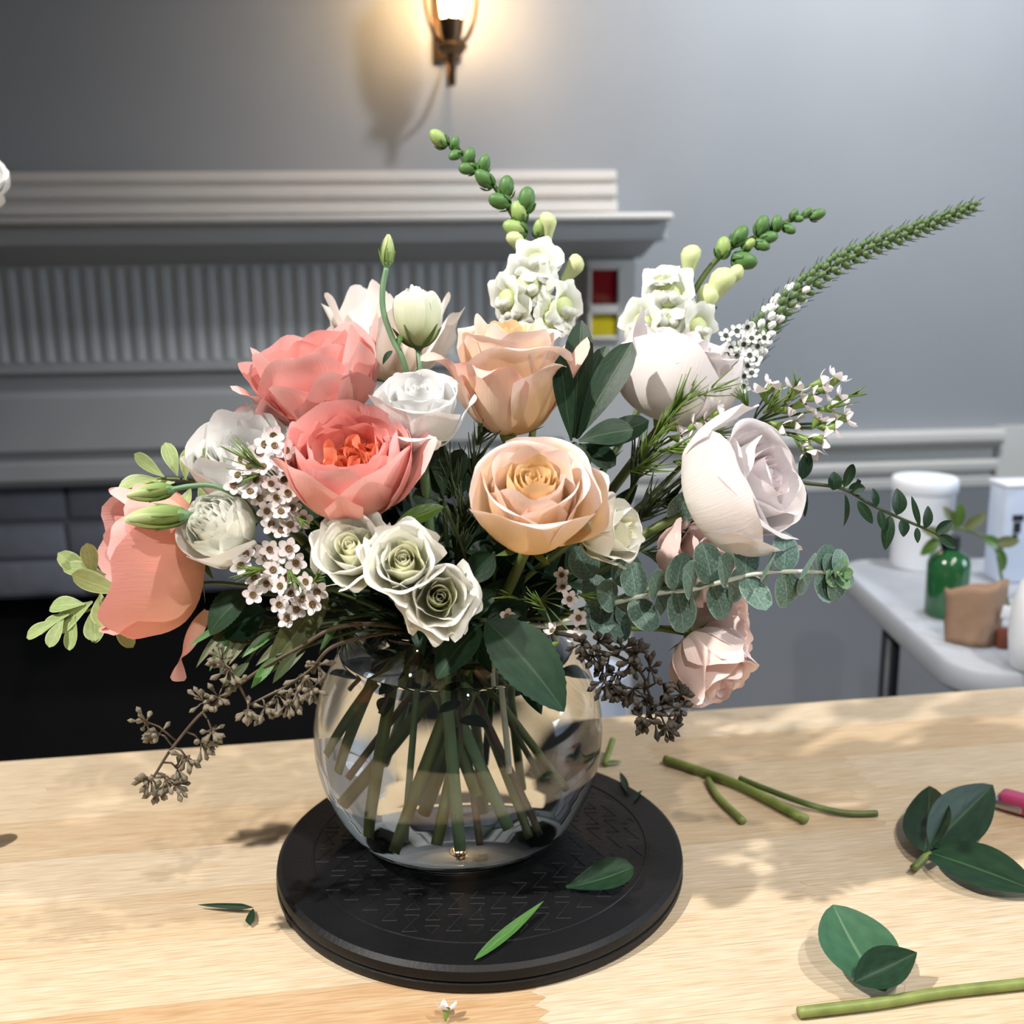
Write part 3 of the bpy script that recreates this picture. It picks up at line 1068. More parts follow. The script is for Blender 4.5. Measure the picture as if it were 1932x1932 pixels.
def tea_rose(parent, R, H, seed, N=24, inner=None, outer=None, rim=None, flare=1.12, open_=0.55, ruf=0.02, drop=0.14, power=1.25):
    """spiral rose: tight heart, cupped middle petals, outer petals whose rims roll back"""
    rs = random.Random(seed)
    th = rs.uniform(0, 6.28)
    for i in range(N):
        f = i / (N - 1)
        th += 2.399963 + rs.uniform(-0.15, 0.15)
        rb = R * (0.07 + 0.93 * f ** power)
        if f < 0.70:
            g = f / 0.70
            rt = rb * (0.55 + open_ * g)
            zt = H * (0.86 + 0.10 * g)
            c2 = (rb * (0.9 + 0.25 * g), H * 0.62)
            curl, kk, mat = 0.0012 + 0.002 * g, 0.22, (inner if f < 0.55 else outer)
        else:
            g = (f - 0.70) / 0.30
            rt = rb * (flare + 0.12 * g * rs.uniform(0.5, 1.3))
            zt = H * (0.95 - drop * g - rs.uniform(0, 0.06))
            c2 = (rb * (0.98 - 0.03 * g), H * (0.92 + 0.02 * g))
            curl, kk, mat = 0.0025 + 0.003 * g, 0.30, (rim if rim and rs.random() < 0.4 else outer)
        prof = [(0.10 * R, 0.0), (rb * 1.08 + 0.08 * R, 0.04 * H), c2, (rt, zt)]
        W = max(0.18 * R, rb * rs.uniform(1.15, 1.38))
        if f < 0.45:                                     # coiled heart
            W, kk, curl = max(0.16 * R, rb * rs.uniform(1.7, 2.3)), 0.10, 0.0005
        petal(parent, th, prof, W, mat, k=kk, kp=3.0 if f < 0.45 else (2.4 if f < 0.7 else 1.9), wrap=1.0 + 0.10 * f, spiral=R * (0.05 if f < 0.45 else 0.03), curl=curl, ruf=ruf * R * (0.15 + f), seed=seed * 100 + i,
              rim=R * (0.02 + 0.05 * f), base=0.26 + 0.3 * f,
              nz=R * 0.05 * f, nu=12 if f < 0.6 else 16, nv=10 if f < 0.6 else 16)


def garden_rose(parent, R, H, seed, inner, mid, outer, n_in=26, n_mid=12, n_out=9, lean_in=0.82, flare=1.05):
    """cupped old garden rose: broad bowl of outer petals round a quartered, ruffled heart"""
    rs = random.Random(seed)
    for i in range(n_in):
        th = rs.uniform(0, 6.28)
        rb = R * rs.uniform(0.10, 0.52)
        zt = H * rs.uniform(0.62, 0.80)
        prof = [(0.06 * R, 0.12 * H), (rb * 0.9, 0.2 * H), (rb * 1.15, zt * 0.8), (rb * rs.uniform(0.6, 1.1), zt)]
        petal(parent, th, prof, R * rs.uniform(0.28, 0.46), inner, k=0.3, wrap=rs.uniform(0.6, 1.2), spiral=rs.uniform(-0.1, 0.1) * R, curl=0.003, ruf=0.10 * R, seed=seed * 77 + i, nu=12, nv=9, nz=0.1 * R, shear=rs.uniform(-0.1, 0.1) * R)
    th = rs.uniform(0, 6.28)
    for i in range(n_mid):
        f = i / (n_mid - 1)
        th += 2.399963
        rb = R * (0.58 + 0.22 * f)
        prof = [(0.10 * R, 0.02 * H), (rb * 1.05, 0.06 * H), (rb * 1.12, 0.66 * H), (rb * (lean_in + 0.10 * f), H * (0.80 + 0.10 * f))]
        petal(parent, th, prof, rb * rs.uniform(0.75, 1.0), mid, k=0.28, curl=0.0015, ruf=0.035 * R, seed=seed * 31 + i, nz=0.05 * R, wrap=1.0, rim=0.03 * R, base=0.5)
    for i in range(n_out):
        f = i / (n_out - 1)
        th += 2.399963
        rb = R * (0.86 + 0.12 * f)
        prof = [(0.12 * R, 0.0), (rb * 1.15, 0.02 * H), (rb * 1.12, 0.72 * H), (rb * (0.92 + (flare - 0.92) * f), H * (0.98 - 0.10 * f))]
        petal(parent, th, prof, rb * rs.uniform(0.85, 1.15), outer, k=0.36, kp=2.0, curl=0.0015 + 0.002 * f, ruf=0.03 * R, seed=seed * 53 + i, nz=0.06 * R, wrap=1.05, rim=0.05 * R, base=0.6)


def ball_flower(parent, R, H, seed, inner, outer, N=34):
    """many-petalled double lisianthus: short rounded petals closing over one another"""
    rs = random.Random(seed)
    th = 0.0
    for i in range(N):
        f = i / (N - 1)
        th += 2.399963 + rs.uniform(-0.2, 0.2)
        rb = R * (0.10 + 0.90 * f ** 0.8)
        prof = [(0.08 * R, 0.0), (rb * 1.2, 0.02 * H), (rb * 1.08, 0.66 * H), (rb * (0.55 + 0.36 * f), H * (0.96 - 0.20 * f * f))]
        petal(parent, th, prof, max(0.25 * R, rb * rs.uniform(0.7, 0.95)), inner if f < 0.5 else outer, k=0.28, curl=0.001, ruf=0.05 * R, seed=seed * 19 + i, nz=0.06 * R, nu=10, nv=10)


def flower(name, label, cat, px, py, z, axis, H, group=None, roll=0.0, centre=0.5):
    """Empty at the flower's base so that its middle sits at the seen place"""
    a = axis.normalized()
    base = P(px, py, z) - a * H * centre
    w = frame(base, a, roll)
    t = thing(name, label, cat, w, group)
    return t, base, a
# ================================================================== roses and other large blooms
G_CORAL, G_PEACH, G_LAV, G_SPRAY, G_BLUSH = 'coral garden roses in the bouquet', 'peach roses in the bouquet', 'pale lavender roses in the bouquet', 'ivory spray roses in the bouquet', 'blush spray roses in the bouquet'


def finish(t, base, a, R, sep=True, r=0.0033, end=None, smat=None, down=0.4, short=False):
    if sep:
        sepals(t, R, S_sepal, down=down)
    stem(t, base - a * 0.2 * R, a, r, smat, end, short)


def toward(t, vec):
    """angle about the flower's axis that points along a world direction"""
    l = WM[t.name].to_3x3().inverted() @ vec
    return math.atan2(l.y, l.x)


# coral rose facing the lens
t, b, a = flower('coral_rose', 'cupped coral garden rose with ruffled orange heart facing forward', 'flower', 656, 882, 0.640, V(0.03, 0.72, 0.68), 0.058, G_CORAL, 0.3)
garden_rose(t, 0.0375, 0.060, 11, PM['coral_in'], PM['coral_mid'], PM['coral_out'], 18, 13, 9)
petal(t, -0.2, [(0.005, 0.0), (0.045, 0.0), (0.040, 0.045), (0.055, 0.052)], 0.030, PM['coral_out'], k=0.25, curl=0.004, ruf=0.002, seed=5, nz=0.003)
finish(t, b, a, 0.0375)
# loose coral rose above it
t, b, a = flower('coral_rose', 'wide open coral rose with loose pointed petals left of the lisianthus bud', 'flower', 597, 718, 0.715, V(-0.25, 0.86, 0.36), 0.056, G_CORAL, 1.2)
garden_rose(t, 0.040, 0.062, 12, PM['coral_mid'], PM['coral_mid'], PM['coral_out'], 18, 9, 6, 0.95, 1.15)
rs = random.Random(40)
for i in range(8):
    th = i * 2 * math.pi / 8 + rs.uniform(-0.2, 0.2)
    zt = rs.uniform(0.040, 0.058)
    petal(t, th, [(0.005, 0.0), (0.040, -0.002), (0.040, 0.032), (rs.uniform(0.052, 0.060), zt)], rs.uniform(0.024, 0.031), PM['coral_out'], k=0.45, kp=1.35, curl=0.005, ruf=0.0028, seed=400 + i, nz=0.006)
finish(t, b, a, 0.045)
# coral rose hanging out to the left
t, b, a = flower('coral_rose', 'coral and apricot rose facing sideways with one dangling petal', 'flower', 292, 1052, 0.690, V(-0.86, 0.02, 0.42), 0.066, G_CORAL, 0.6, 0.45)
garden_rose(t, 0.0335, 0.064, 13, PM['coral_mid'], PM['coral_out'], PM['coral_out'], 12, 8, 3, 0.9, 0.95)
for i, (vec, zt, rt, rb, W, mt) in enumerate(((V(0, 0.2, -1), 0.062, 0.048, 0.044, 0.046, 'coral_out'), (V(0.1, 1, 0.1), 0.060, 0.046, 0.046, 0.044, 'coral_out'), (V(0, -1, -0.2), 0.062, 0.050, 0.047, 0.044, 'coral_deep'),
                                              (V(0, 0.7, 0.9), 0.052, 0.044, 0.050, 0.040, 'coral_deep'), (V(0, -0.45, 1), 0.066, 0.052, 0.054, 0.050, 'coral_deep'))):
    petal(t, toward(t, vec), [(0.005, 0.0), (rb * 1.12, -0.006), (rb, 0.042), (rt, zt)], W, PM[mt], k=0.26, curl=0.002, ruf=0.002, seed=500 + i, nz=0.004, base=0.55, rim=0.002)
finish(t, b, a, 0.038, down=1.2)
# its dangling petal: twisted strip ending in a lobe
pts = [P(392, 1150, 0.700), P(372, 1185, 0.690), P(350, 1228, 0.682), P(340, 1250, 0.680), P(336, 1284, 0.684)]
cl = catmull(pts, 6)
vv, ff, uu = [], [], []
for i, p in enumerate(cl):
    q = i / (len(cl) - 1)
    w = pxm(46, 0.69) * (0.25 + 0.75 * math.sin(min(1, q * 2.2) * 1.57)) * (1 - 0.72 * math.exp(-((q - 0.66) / 0.12) ** 2)) * (1.0 if q < 0.97 else 0.7)
    tg = (cl[min(i + 1, len(cl) - 1)] - cl[max(i - 1, 0)]).normalized()
    sd = (tg.cross(-FW).normalized() * math.cos(q * 2.2) + FW * math.sin(q * 2.2) * 0.6)
    for k_ in range(7):
        s = -1 + k_ / 3
        vv.append(p + sd * s * w * 0.5 - FW * 0.004 * (1 - s * s))
        uu.append(((s + 1) / 2, q))
for i in range(len(cl) - 1):
    for k_ in range(6):
        c_ = i * 7 + k_
        ff.append((c_, c_ + 1, c_ + 8, c_ + 7))
wadd('petal', mesh('petal', vv, ff, uu), PM['coral_out'], t)
# coral rose mostly hidden
t, b, a = flower('coral_rose', 'mostly hidden coral rose peeking out behind the large white rose', 'flower', 448, 838, 0.765, V(-0.5, 0.6, 0.3), 0.045, G_CORAL)
garden_rose(t, 0.026, 0.045, 14, PM['coral_mid'], PM['coral_mid'], PM['coral_out'], 6, 6, 6)
finish(t, b, a, 0.026, short=True)

# peach roses
t, b, a = flower('peach_rose', 'large peach rose with golden spiral heart facing forward', 'flower', 1002, 956, 0.625, V(0.05, 0.68, 0.73), 0.062, G_PEACH, 0.9)
tea_rose(t, 0.0325, 0.066, 21, 26, PM['peach_in'], PM['peach_out'], None, 1.04, 0.50, 0.018, 0.10)
petal(t, -0.5, [(0.005, 0.0), (0.050, -0.002), (0.041, 0.046), (0.047, 0.044)], 0.034, PM['peach_out'], k=0.25, curl=0.006, ruf=0.002, seed=61, nz=0.003)
finish(t, b, a, 0.0345)
t, b, a = flower('peach_rose', 'tall peach rose seen from the side with pink curled outer petals', 'flower', 962, 712, 0.690, V(0.03, 0.94, 0.36), 0.076, G_PEACH, 0.4)
tea_rose(t, 0.0300, 0.080, 22, 20, PM['peach_in'], PM['peach_out'], PM['peach_out'], 1.12, 0.62, 0.025, 0.10)


def side_petal(t, th, rt, zt, W, mat, seed, rb=0.036, H=0.078, k=0.34, curl=0.004, top=0.75):
    petal(t, th, [(0.004, 0.0), (rb * 1.18, -0.002), (rb * 1.0, H * top), (rt, zt)], W, mat, k=k, kp=1.7, curl=curl, ruf=0.0022, seed=seed, nz=0.004)


side_petal(t, toward(t, V(-1, 0, 0.2)), 0.056, 0.052, 0.026, PM['peach_pink'], 71, 0.032)
side_petal(t, toward(t, V(-0.5, 0, 1)), 0.042, 0.050, 0.030, PM['peach_pink'], 72, 0.033, top=0.85)
side_petal(t, toward(t, V(0.75, 0, 0.7)), 0.044, 0.054, 0.030, PM['peach_out'], 73, 0.034)
side_petal(t, toward(t, V(1, 0, -0.2)), 0.058, 0.066, 0.028, PM['peach_pink'], 74, 0.032)
finish(t, b, a, 0.030)

# white blooms
t, b, a = flower('white_lisianthus', 'pure white round bloom between the coral and peach roses', 'flower', 793, 776, 0.655, V(0.02, 0.80, 0.60), 0.044, None, 0.4)
tea_rose(t, 0.0240, 0.046, 31, 20, PM['white'], PM['white'], None, 0.98, 0.50, 0.02, 0.12)
petal(t, toward(t, V(-0.1, -0.6, 0.8)), [(0.004, 0.0), (0.030, -0.003), (0.030, 0.030), (0.036, 0.022)], 0.017, PM['white'], k=0.3, curl=0.004, seed=81)
petal(t, toward(t, V(1, 0, 0.3)), [(0.004, 0.0), (0.030, -0.003), (0.028, 0.034), (0.037, 0.036)], 0.016, PM['white'], k=0.3, curl=0.004, seed=82)
finish(t, b, a, 0.0255, smat=S_gray)
t, b, a = flower('white_rose', 'large white rose behind the pale waxflower sprigs', 'flower', 460, 872, 0.690, V(-0.15, 0.72, 0.66), 0.058, None, 0.2)
garden_rose(t, 0.031, 0.058, 32, PM['white'], PM['white'], PM['white'], 16, 8, 7, 0.95, 1.12)
finish(t, b, a, 0.031)
t, b, a = flower('white_lisianthus', 'greenish-white ball of tight petals at the left, below the white rose', 'flower', 416, 991, 0.640, V(-0.30, 0.38, 0.88), 0.042, None, 0.2)
ball_flower(t, 0.0212, 0.042, 33, PM['white_green'], PM['white_green'], 38)
for i, th in enumerate((toward(t, V(0.2, -1, 0.1)), toward(t, V(-0.8, -0.7, 0)))):
    petal(t, th, [(0.004, 0.0), (0.030, -0.002), (0.026, 0.024), (0.026, 0.032)], 0.026, PM['white'], k=0.3, curl=0.002, seed=91 + i)
finish(t, b, a, 0.0225, smat=S_gray)

# cream rose at the back, upright petals with rolled rims
t, b, a = flower('cream_rose', 'cream rose with upright rolled petals at the back behind the lisianthus', 'flower', 738, 648, 0.790, V(0.05, 0.97, 0.12), 0.066, None, 0.0, 0.45)
for i, (vec, rt, zt, W) in enumerate(((V(-0.9, 0, 0.3), 0.052, 0.064, 0.026), (V(-0.35, 0, 0.8), 0.030, 0.074, 0.026), (V(0.5, 0, 0.8), 0.036, 0.066, 0.026), (V(1, 0, 0.3), 0.058, 0.060, 0.020),
                                     (V(0.7, 0, 0.0), 0.044, 0.072, 0.022), (V(-0.6, 0, -0.5), 0.040, 0.078, 0.030), (V(0.2, 0, -1), 0.034, 0.070, 0.030), (V(-1, 0, -0.2), 0.056, 0.058, 0.024), (V(0.0, 0, 0.5), 0.016, 0.064, 0.020))):
    petal(t, toward(t, vec), [(0.004, 0.0), (0.034, -0.002), (rt * 0.72, zt * 0.7), (rt, zt)], W, PM['cream'], k=0.35, kp=1.4, curl=0.009, ruf=0.002, seed=101 + i, nz=0.004)
finish(t, b, a, 0.03, r=0.0024)

# pale lavender roses
t, b, a = flower('lavender_rose', 'pale lavender rose turned to the right above the eucalyptus', 'flower', 1406, 916, 0.665, V(0.66, 0.30, 0.68), 0.062, G_LAV, 0.5)
tea_rose(t, 0.0345, 0.062, 41, 19, PM['lav_in'], PM['lav'], None, 1.08, 0.55, 0.028, 0.12)
for i, (vec, rt, zt, W) in enumerate(((V(-0.6, -0.2, 0.8), 0.040, 0.056, 0.042), (V(0.1, -1, 0.3), 0.049, 0.050, 0.036), (V(-0.5, 1, 0.0), 0.048, 0.056, 0.034))):
    petal(t, toward(t, vec), [(0.004, 0.0), (0.057, -0.005), (0.047, 0.046), (rt, zt)], W, PM['lav'], base=0.5, k=0.26, curl=0.005, ruf=0.002, seed=111 + i, nz=0.003)
finish(t, b, a, 0.0345)
t, b, a = flower('lavender_rose', 'pale lavender-white rose seen from the side below the right snapdragon', 'flower', 1280, 706, 0.720, V(0.28, 0.90, 0.32), 0.066, G_LAV, 0.3)
tea_rose(t, 0.0320, 0.066, 42, 16, PM['lav_in'], PM['lav'], None, 1.02, 0.60, 0.02, 0.05)
for i, (vec, rt, zt, W) in enumerate(((V(-0.4, 0, 1), 0.033, 0.064, 0.042), (V(1, 0, 0.4), 0.038, 0.058, 0.038), (V(-1, 0, -0.3), 0.036, 0.066, 0.034))):
    petal(t, toward(t, vec), [(0.004, 0.0), (0.054, -0.003), (0.045, 0.046), (rt, zt)], W, PM['lav'], base=0.5, k=0.3, kp=1.7, curl=0.003, ruf=0.002, seed=121 + i, nz=0.003)
finish(t, b, a, 0.032)

# blush spray roses
for (lab, px, py, z, ax, R, H, sd, rl) in (
        ('blush spray rose tucked under the forward lavender rose', 1318, 1062, 0.695, V(0.45, 0.45, 0.55), 0.024, 0.044, 51, 0.1),
        ('blush spray rose hanging lowest on the right, pointing down', 1340, 1256, 0.675, V(0.45, -0.72, 0.50), 0.0215, 0.046, 52, 0.8),
        ('blush spray rose just under the eucalyptus leaves', 1362, 1186, 0.705, V(0.80, 0.05, 0.35), 0.0190, 0.040, 53, 0.4)):
    t, b, a = flower('blush_spray_rose', lab, 'flower', px, py, z, ax, H, G_BLUSH, rl)
    tea_rose(t, R, H, sd, 16, PM['blush'], PM['blush'], None, 1.10, 0.6, 0.03, 0.08)
    rr = random.Random(sd)
    for i in range(6):
        petal(t, i * 1.047 + rr.uniform(-0.2, 0.2), [(0.003, 0), (R * 1.35, -0.002), (R * 1.15, H * 0.7), (R * rr.uniform(1.2, 1.6), H * rr.uniform(0.8, 1.0))], R * 1.05, PM['blush'], k=0.45, kp=1.5, curl=0.004, ruf=0.0015, seed=sd * 9 + i, nz=0.003)
    finish(t, b, a, R, True, 0.0022, smat=S_green, down=0.9, short=sd != 52)

# ivory spray roses
for (lab, px, py, z, ax, R, H, sd, nn, rl) in (
        ('ivory spray rose leftmost of the front trio', 667, 1040, 0.625, V(-0.10, 0.42, 0.90), 0.0195, 0.034, 61, 17, 0.3),
        ('ivory spray rose in the middle of the front trio, perfectly round', 762, 1064, 0.612, V(0.05, 0.34, 0.94), 0.0196, 0.034, 62, 20, 0.0),
        ('ivory spray rose lowest of the front trio with a drooping petal', 828, 1128, 0.618, V(0.14, 0.16, 0.97), 0.0188, 0.034, 63, 17, 0.6),
        ('ivory spray rose turned sideways, tucked right of the big peach rose', 1152, 1004, 0.642, V(0.80, 0.12, 0.56), 0.0165, 0.040, 64, 14, 0.2)):
    t, b, a = flower('ivory_spray_rose', lab, 'flower', px, py, z, ax, H, G_SPRAY, rl)
    tea_rose(t, R, H, sd, nn, PM['ivory_in'], PM['ivory'], None, 1.10, 0.62, 0.035, 0.16)
    ex = {61: (V(-0.5, 0.9, 0), V(0.6, 0.8, 0), V(-1, 0.2, 0), V(0.1, -1, 0)), 62: (V(-0.9, 0.4, 0), V(0.2, 1, 0)), 63: (V(-0.15, -1, 0), V(1, -0.3, 0), V(-0.9, -0.3, 0)), 64: (V(0, -1, 0.2), V(-0.4, 1, 0))}[sd]
    for i, vec in enumerate(ex):
        petal(t, toward(t, vec), [(0.003, 0), (R * 1.25, -0.001), (R * 1.1, H * 0.72), (R * 1.42, H * 0.62)], R * 0.82, PM['ivory'], k=0.35, kp=1.8, curl=0.003, ruf=0.0016, seed=sd * 9 + i, nz=0.002)
    finish(t, b, a, R, True, 0.0021, down=0.3, short=sd != 62)

# ================================================================== lisianthus buds
bud_tip = petal_data


def lis_bud(t, base, axis, L, W, mat, seed, sep=True, n=6):
    w = frame(base, axis, seed)
    for i in range(n):
        prof = [(0.08 * W, 0.0), (0.62 * W, 0.10 * L), (0.52 * W, 0.72 * L), (0.10 * W, L * (1.0 - 0.03 * (i % 2)))]
        v, f, uv = petal_data(i * 2 * math.pi / n, prof, 0.44 * W, k=0.25, wrap=1.0, spiral=0.10 * W, seed=seed * 5 + i, nu=8, nv=10, base=0.4)
        add('petal', mesh('petal', v, f, uv), mat, t, w)
    if sep:
        for i in range(5):
            a_ = i * 2 * math.pi / 5 + 0.3
            prof = [(0.06 * W, -0.02 * L), (0.50 * W, 0.04 * L), (0.66 * W, 0.45 * L), ((0.62 + 0.25 * (i % 2)) * W, 0.98 * L)]
            v, f, uv = petal_data(a_, prof, 0.11 * W, k=0.95, kp=1.0, wrap=2.0, nu=3, nv=9, base=0.8)
            add('sepal', mesh('sepal', v, f, uv), S_sepal, t, w)
    add('calyx', lathe('calyx', [(0.0, -0.10 * L), (0.10 * W, -0.09 * L), (0.20 * W, 0.0), (0.36 * W, 0.10 * L), (0.30 * W, 0.16 * L), (0, 0.16 * L)], 12), S_gray, t, w)


t = thing('lisianthus_bud', 'half-open greenish-white lisianthus bud standing above the white bloom', 'flower', Matrix.Translation(P(788, 668, 0.705)))
ax = V(-0.04, 1, 0.10)
w = frame(P(790, 655, 0.705), ax, 0.3)
rs = random.Random(77)
Wb, Lb = pxm(78, 0.705), pxm(112, 0.705)
for i in range(9):
    f_ = i / 8
    rb = Wb * (0.25 + 0.32 * f_)
    prof = [(0.05 * Wb, 0.0), (rb * 1.15, 0.05 * Lb), (rb * 1.12, 0.75 * Lb), (rb * (0.45 + 0.45 * f_), Lb * (1.0 - 0.12 * f_))]
    v, f, uv = petal_data(i * 2.4, prof, rb * 1.2, k=0.25, spiral=0.002, curl=0.001 + 0.001 * f_, ruf=0.0012, seed=700 + i, nz=0.002, base=0.3)
    add('petal', mesh('petal', v, f, uv), PM['lis_green'], t, w)
for i in range(5):
    a_ = i * 2 * math.pi / 5 + 0.6
    prof = [(0.06 * Wb, -0.02 * Lb), (0.44 * Wb, 0.0), (0.72 * Wb, 0.30 * Lb), ((0.70 + 0.2 * (i % 2)) * Wb, 0.68 * Lb)]
    v, f, uv = petal_data(a_, prof, 0.05 * Wb, k=0.95, kp=1.0, wrap=2.0, nu=3, nv=9, base=0.8)
    add('sepal', mesh('sepal', v, f, uv), S_sepal, t, w)
add('calyx', lathe('calyx', [(0, -0.06 * Lb), (0.07 * Wb, -0.06 * Lb), (0.14 * Wb, 0.0), (0.22 * Wb, 0.08 * Lb), (0, 0.1 * Lb)], 12), S_gray, t, w)
stem(t, P(790, 662, 0.705), ax, 0.0021, S_gray)

t = thing('lisianthus_bud', 'closed green lisianthus bud on a tall bent stem at the top left', 'flower', Matrix.Translation(P(765, 690, 0.70)))
lis_bud(t, P(729, 504, 0.70), V(0.06, 1, 0), pxm(62, 0.70), pxm(27, 0.70), PM['lis_closed'], 3)
pts = [P(729, 506, 0.70), P(722, 545, 0.70), P(724, 590, 0.70), P(741, 640, 0.70), P(764, 692, 0.70), P(800, 850, 0.72), NECK + Vector((-0.02, -0.01, 0.0)), Vector((BX - 0.03, BY - 0.03, BZ + 0.03))]
wadd('stem', tube('stem', catmull(pts, 7), pxm(5.5, 0.70), 8), S_gray, t)
lm = leaf_mesh('leaf', pxm(62, 0.7), pxm(20, 0.7), 'lance', 1.2, 0.3)
leaf_at(t, lm, L_bright, P(752, 668, 0.699), V(-0.1, 1, 0.1), V(-0.7, 0.2, 0.7))
lm = leaf_mesh('leaf', pxm(34, 0.7), pxm(13, 0.7), 'lance', 1.0, 0.3)
leaf_at(t, lm, L_rose, P(741, 662, 0.699), V(-0.6, -0.5, 0.2), V(0.2, 0.7, 0.7))

t = thing('lisianthus_bud', 'slim green lisianthus bud on an arching stem, pointing left', 'flower', Matrix.Translation(P(330, 921, 0.64)))
lis_bud(t, P(328, 924, 0.635), V(-1, -0.14, 0.1), pxm(86, 0.64), pxm(34, 0.64), PM['lis_closed'], 4)
pts = [P(326, 923, 0.635), P(360, 917, 0.632), P(400, 916, 0.628), P(436, 930, 0.630), P(470, 955, 0.655), P(560, 1060, 0.70), NECK + Vector((-0.03, -0.02, 0)), NECK + Vector((-0.015, -0.01, -0.03))]
wadd('stem', tube('stem', catmull(pts, 7), pxm(5, 0.64), 8), S_gray, t)
t = thing('lisianthus_bud', 'plump green lisianthus bud lying over the sideways coral rose', 'flower', Matrix.Translation(P(352, 975, 0.645)))
lis_bud(t, P(354, 972, 0.635), V(-1, -0.08, 0.12), pxm(114, 0.64), pxm(46, 0.64), PM['lis_closed'], 5)
pts = [P(352, 972, 0.636), P(400, 980, 0.664), P(470, 1020, 0.69), P(600, 1100, 0.71), NECK + Vector((-0.03, -0.01, 0)), NECK + Vector((-0.01, -0.01, -0.03))]
wadd('stem', tube('stem', catmull(pts, 7), pxm(5, 0.64), 8), S_gray, t)

# ================================================================== snapdragons
bud_me = lathe('bud', [(0.0, -0.55), (0.22, -0.5), (0.42, -0.3), (0.5, -0.02), (0.46, 0.25), (0.36, 0.46), (0.18, 0.6), (0.0, 0.64)], 14)
for p_ in bud_me.vertices:
    p_.co.x *= 0.84
    p_.co.y *= 0.84
for p_ in bud_me.vertices:                               # a slight cleft so that two lips read
    c_ = p_.co
    if c_.z > 0.1:
        c_.x *= 1.0 - 0.22 * math.exp(-(c_.y / 0.16) ** 2) * (c_.z / 0.6)
hood_me = lathe('bud', [(0.0, -1.0), (0.16, -0.98), (0.24, -0.6), (0.30, -0.2), (0.40, 0.15), (0.46, 0.4), (0.40, 0.66), (0.2, 0.82), (0.0, 0.86)], 14)
for p_ in hood_me.vertices:
    c_ = p_.co
    c_.y += 0.22 * max(0, c_.z) ** 2
sep_v, sep_f = [], []
for i in range(5):
    a_ = i * 2 * math.pi / 5
    v, f, uv = petal_data(a_, [(0.1, -0.62), (0.5, -0.55), (0.56, -0.2), (0.44, 0.16)], 0.22, k=0.8, kp=1.2, wrap=1.6, nu=3, nv=5, base=0.6)
    o_ = len(sep_v)
    sep_v += v
    sep_f += [tuple(x_ + o_ for x_ in q) for q in f]
calyx_me = mesh('calyx', sep_v, sep_f)


def snap_bud(t, px, py, z, vec, size, kind):
    m = {'d': S_bud_dark, 'g': S_bud, 'p': S_bud_pale}[kind]
    w = frame(P(px, py, z), vec, RND.uniform(0, 6), pxm(size, z))
    o = add('bud', hood_me if kind == 'p' else bud_me, m, t, w)
    if kind == 'p':
        w = w @ Matrix.Translation((0, 0, -0.5)) @ Matrix.Scale(0.75, 4)
    add('calyx', calyx_me, S_bud_dark, o, w)


def floret(t, px, py, z, vec, size):
    """snapdragon bloom: tube, two-lobed upper lip, three-lobed lower lip with a swollen palate"""
    s = pxm(size * 1.15, z)
    w = frame_xz(P(px, py, z), vec, UP.cross(vec) if abs(vec.dot(UP)) < 0.95 else RT, s)   # local x sideways, y up, z forward
    if (w.to_3x3() @ Vector((0, 1, 0))).dot(UP) < 0:
        w = w @ Matrix.Rotation(math.pi, 4, 'Z')
    me = lathe('floret_tube', [(0.0, -0.85), (0.14, -0.84), (0.18, -0.5), (0.24, -0.1), (0.27, 0.12), (0.22, 0.2)], 14)
    o = add('floret', me, S_bud_pale, t, w)
    for sg in (-1, 1):
        prof = [(0.10, -0.25), (0.26, 0.05), (0.36, 0.30), (0.70, 0.20)]
        v, f, uv = petal_data(math.pi / 2 + sg * 0.62, prof, 0.50, k=0.3, curl=0.10, ruf=0.05, seed=int(px) + sg, wrap=1.4, nu=10, nv=10)
        add('upper_lip', mesh('upper_lip', v, f, uv), PM['snap'], o, w)
    for q, (an, ln) in enumerate(((-math.pi / 2, 0.5), (-math.pi / 2 - 0.95, 0.58), (-math.pi / 2 + 0.95, 0.58))):
        prof = [(0.10, -0.25), (0.24, 0.10), (0.40, 0.30), (ln + 0.05, 0.02)]
        v, f, uv = petal_data(an, prof, 0.34, k=0.3, curl=0.06, ruf=0.06, seed=int(py) + q, wrap=1.4, nu=10, nv=10)
        add('lower_lip', mesh('lower_lip', v, f, uv), PM['snap'], o, w)
    for sg in (-1, 1):
        pv, pf = lathe_data([(0, -0.16), (0.09, -0.12), (0.13, 0.0), (0.09, 0.11), (0, 0.14)], 10)
        mm = Matrix.Translation((sg * 0.12, -0.10, 0.22))
        pv, pf = xform((pv, pf), mm)
        add('palate', mesh('palate', pv, pf, [(0.5, 0.7)] * len(pv)), PM['snap'], o, w)


def snap_stem(t, pts, zz0):
    cl = catmull(pts, 7)
    wadd('stem', tube('stem', cl, lambda q: pxm(7.5 - 3.5 * q, 0.76), 8), S_green, t)


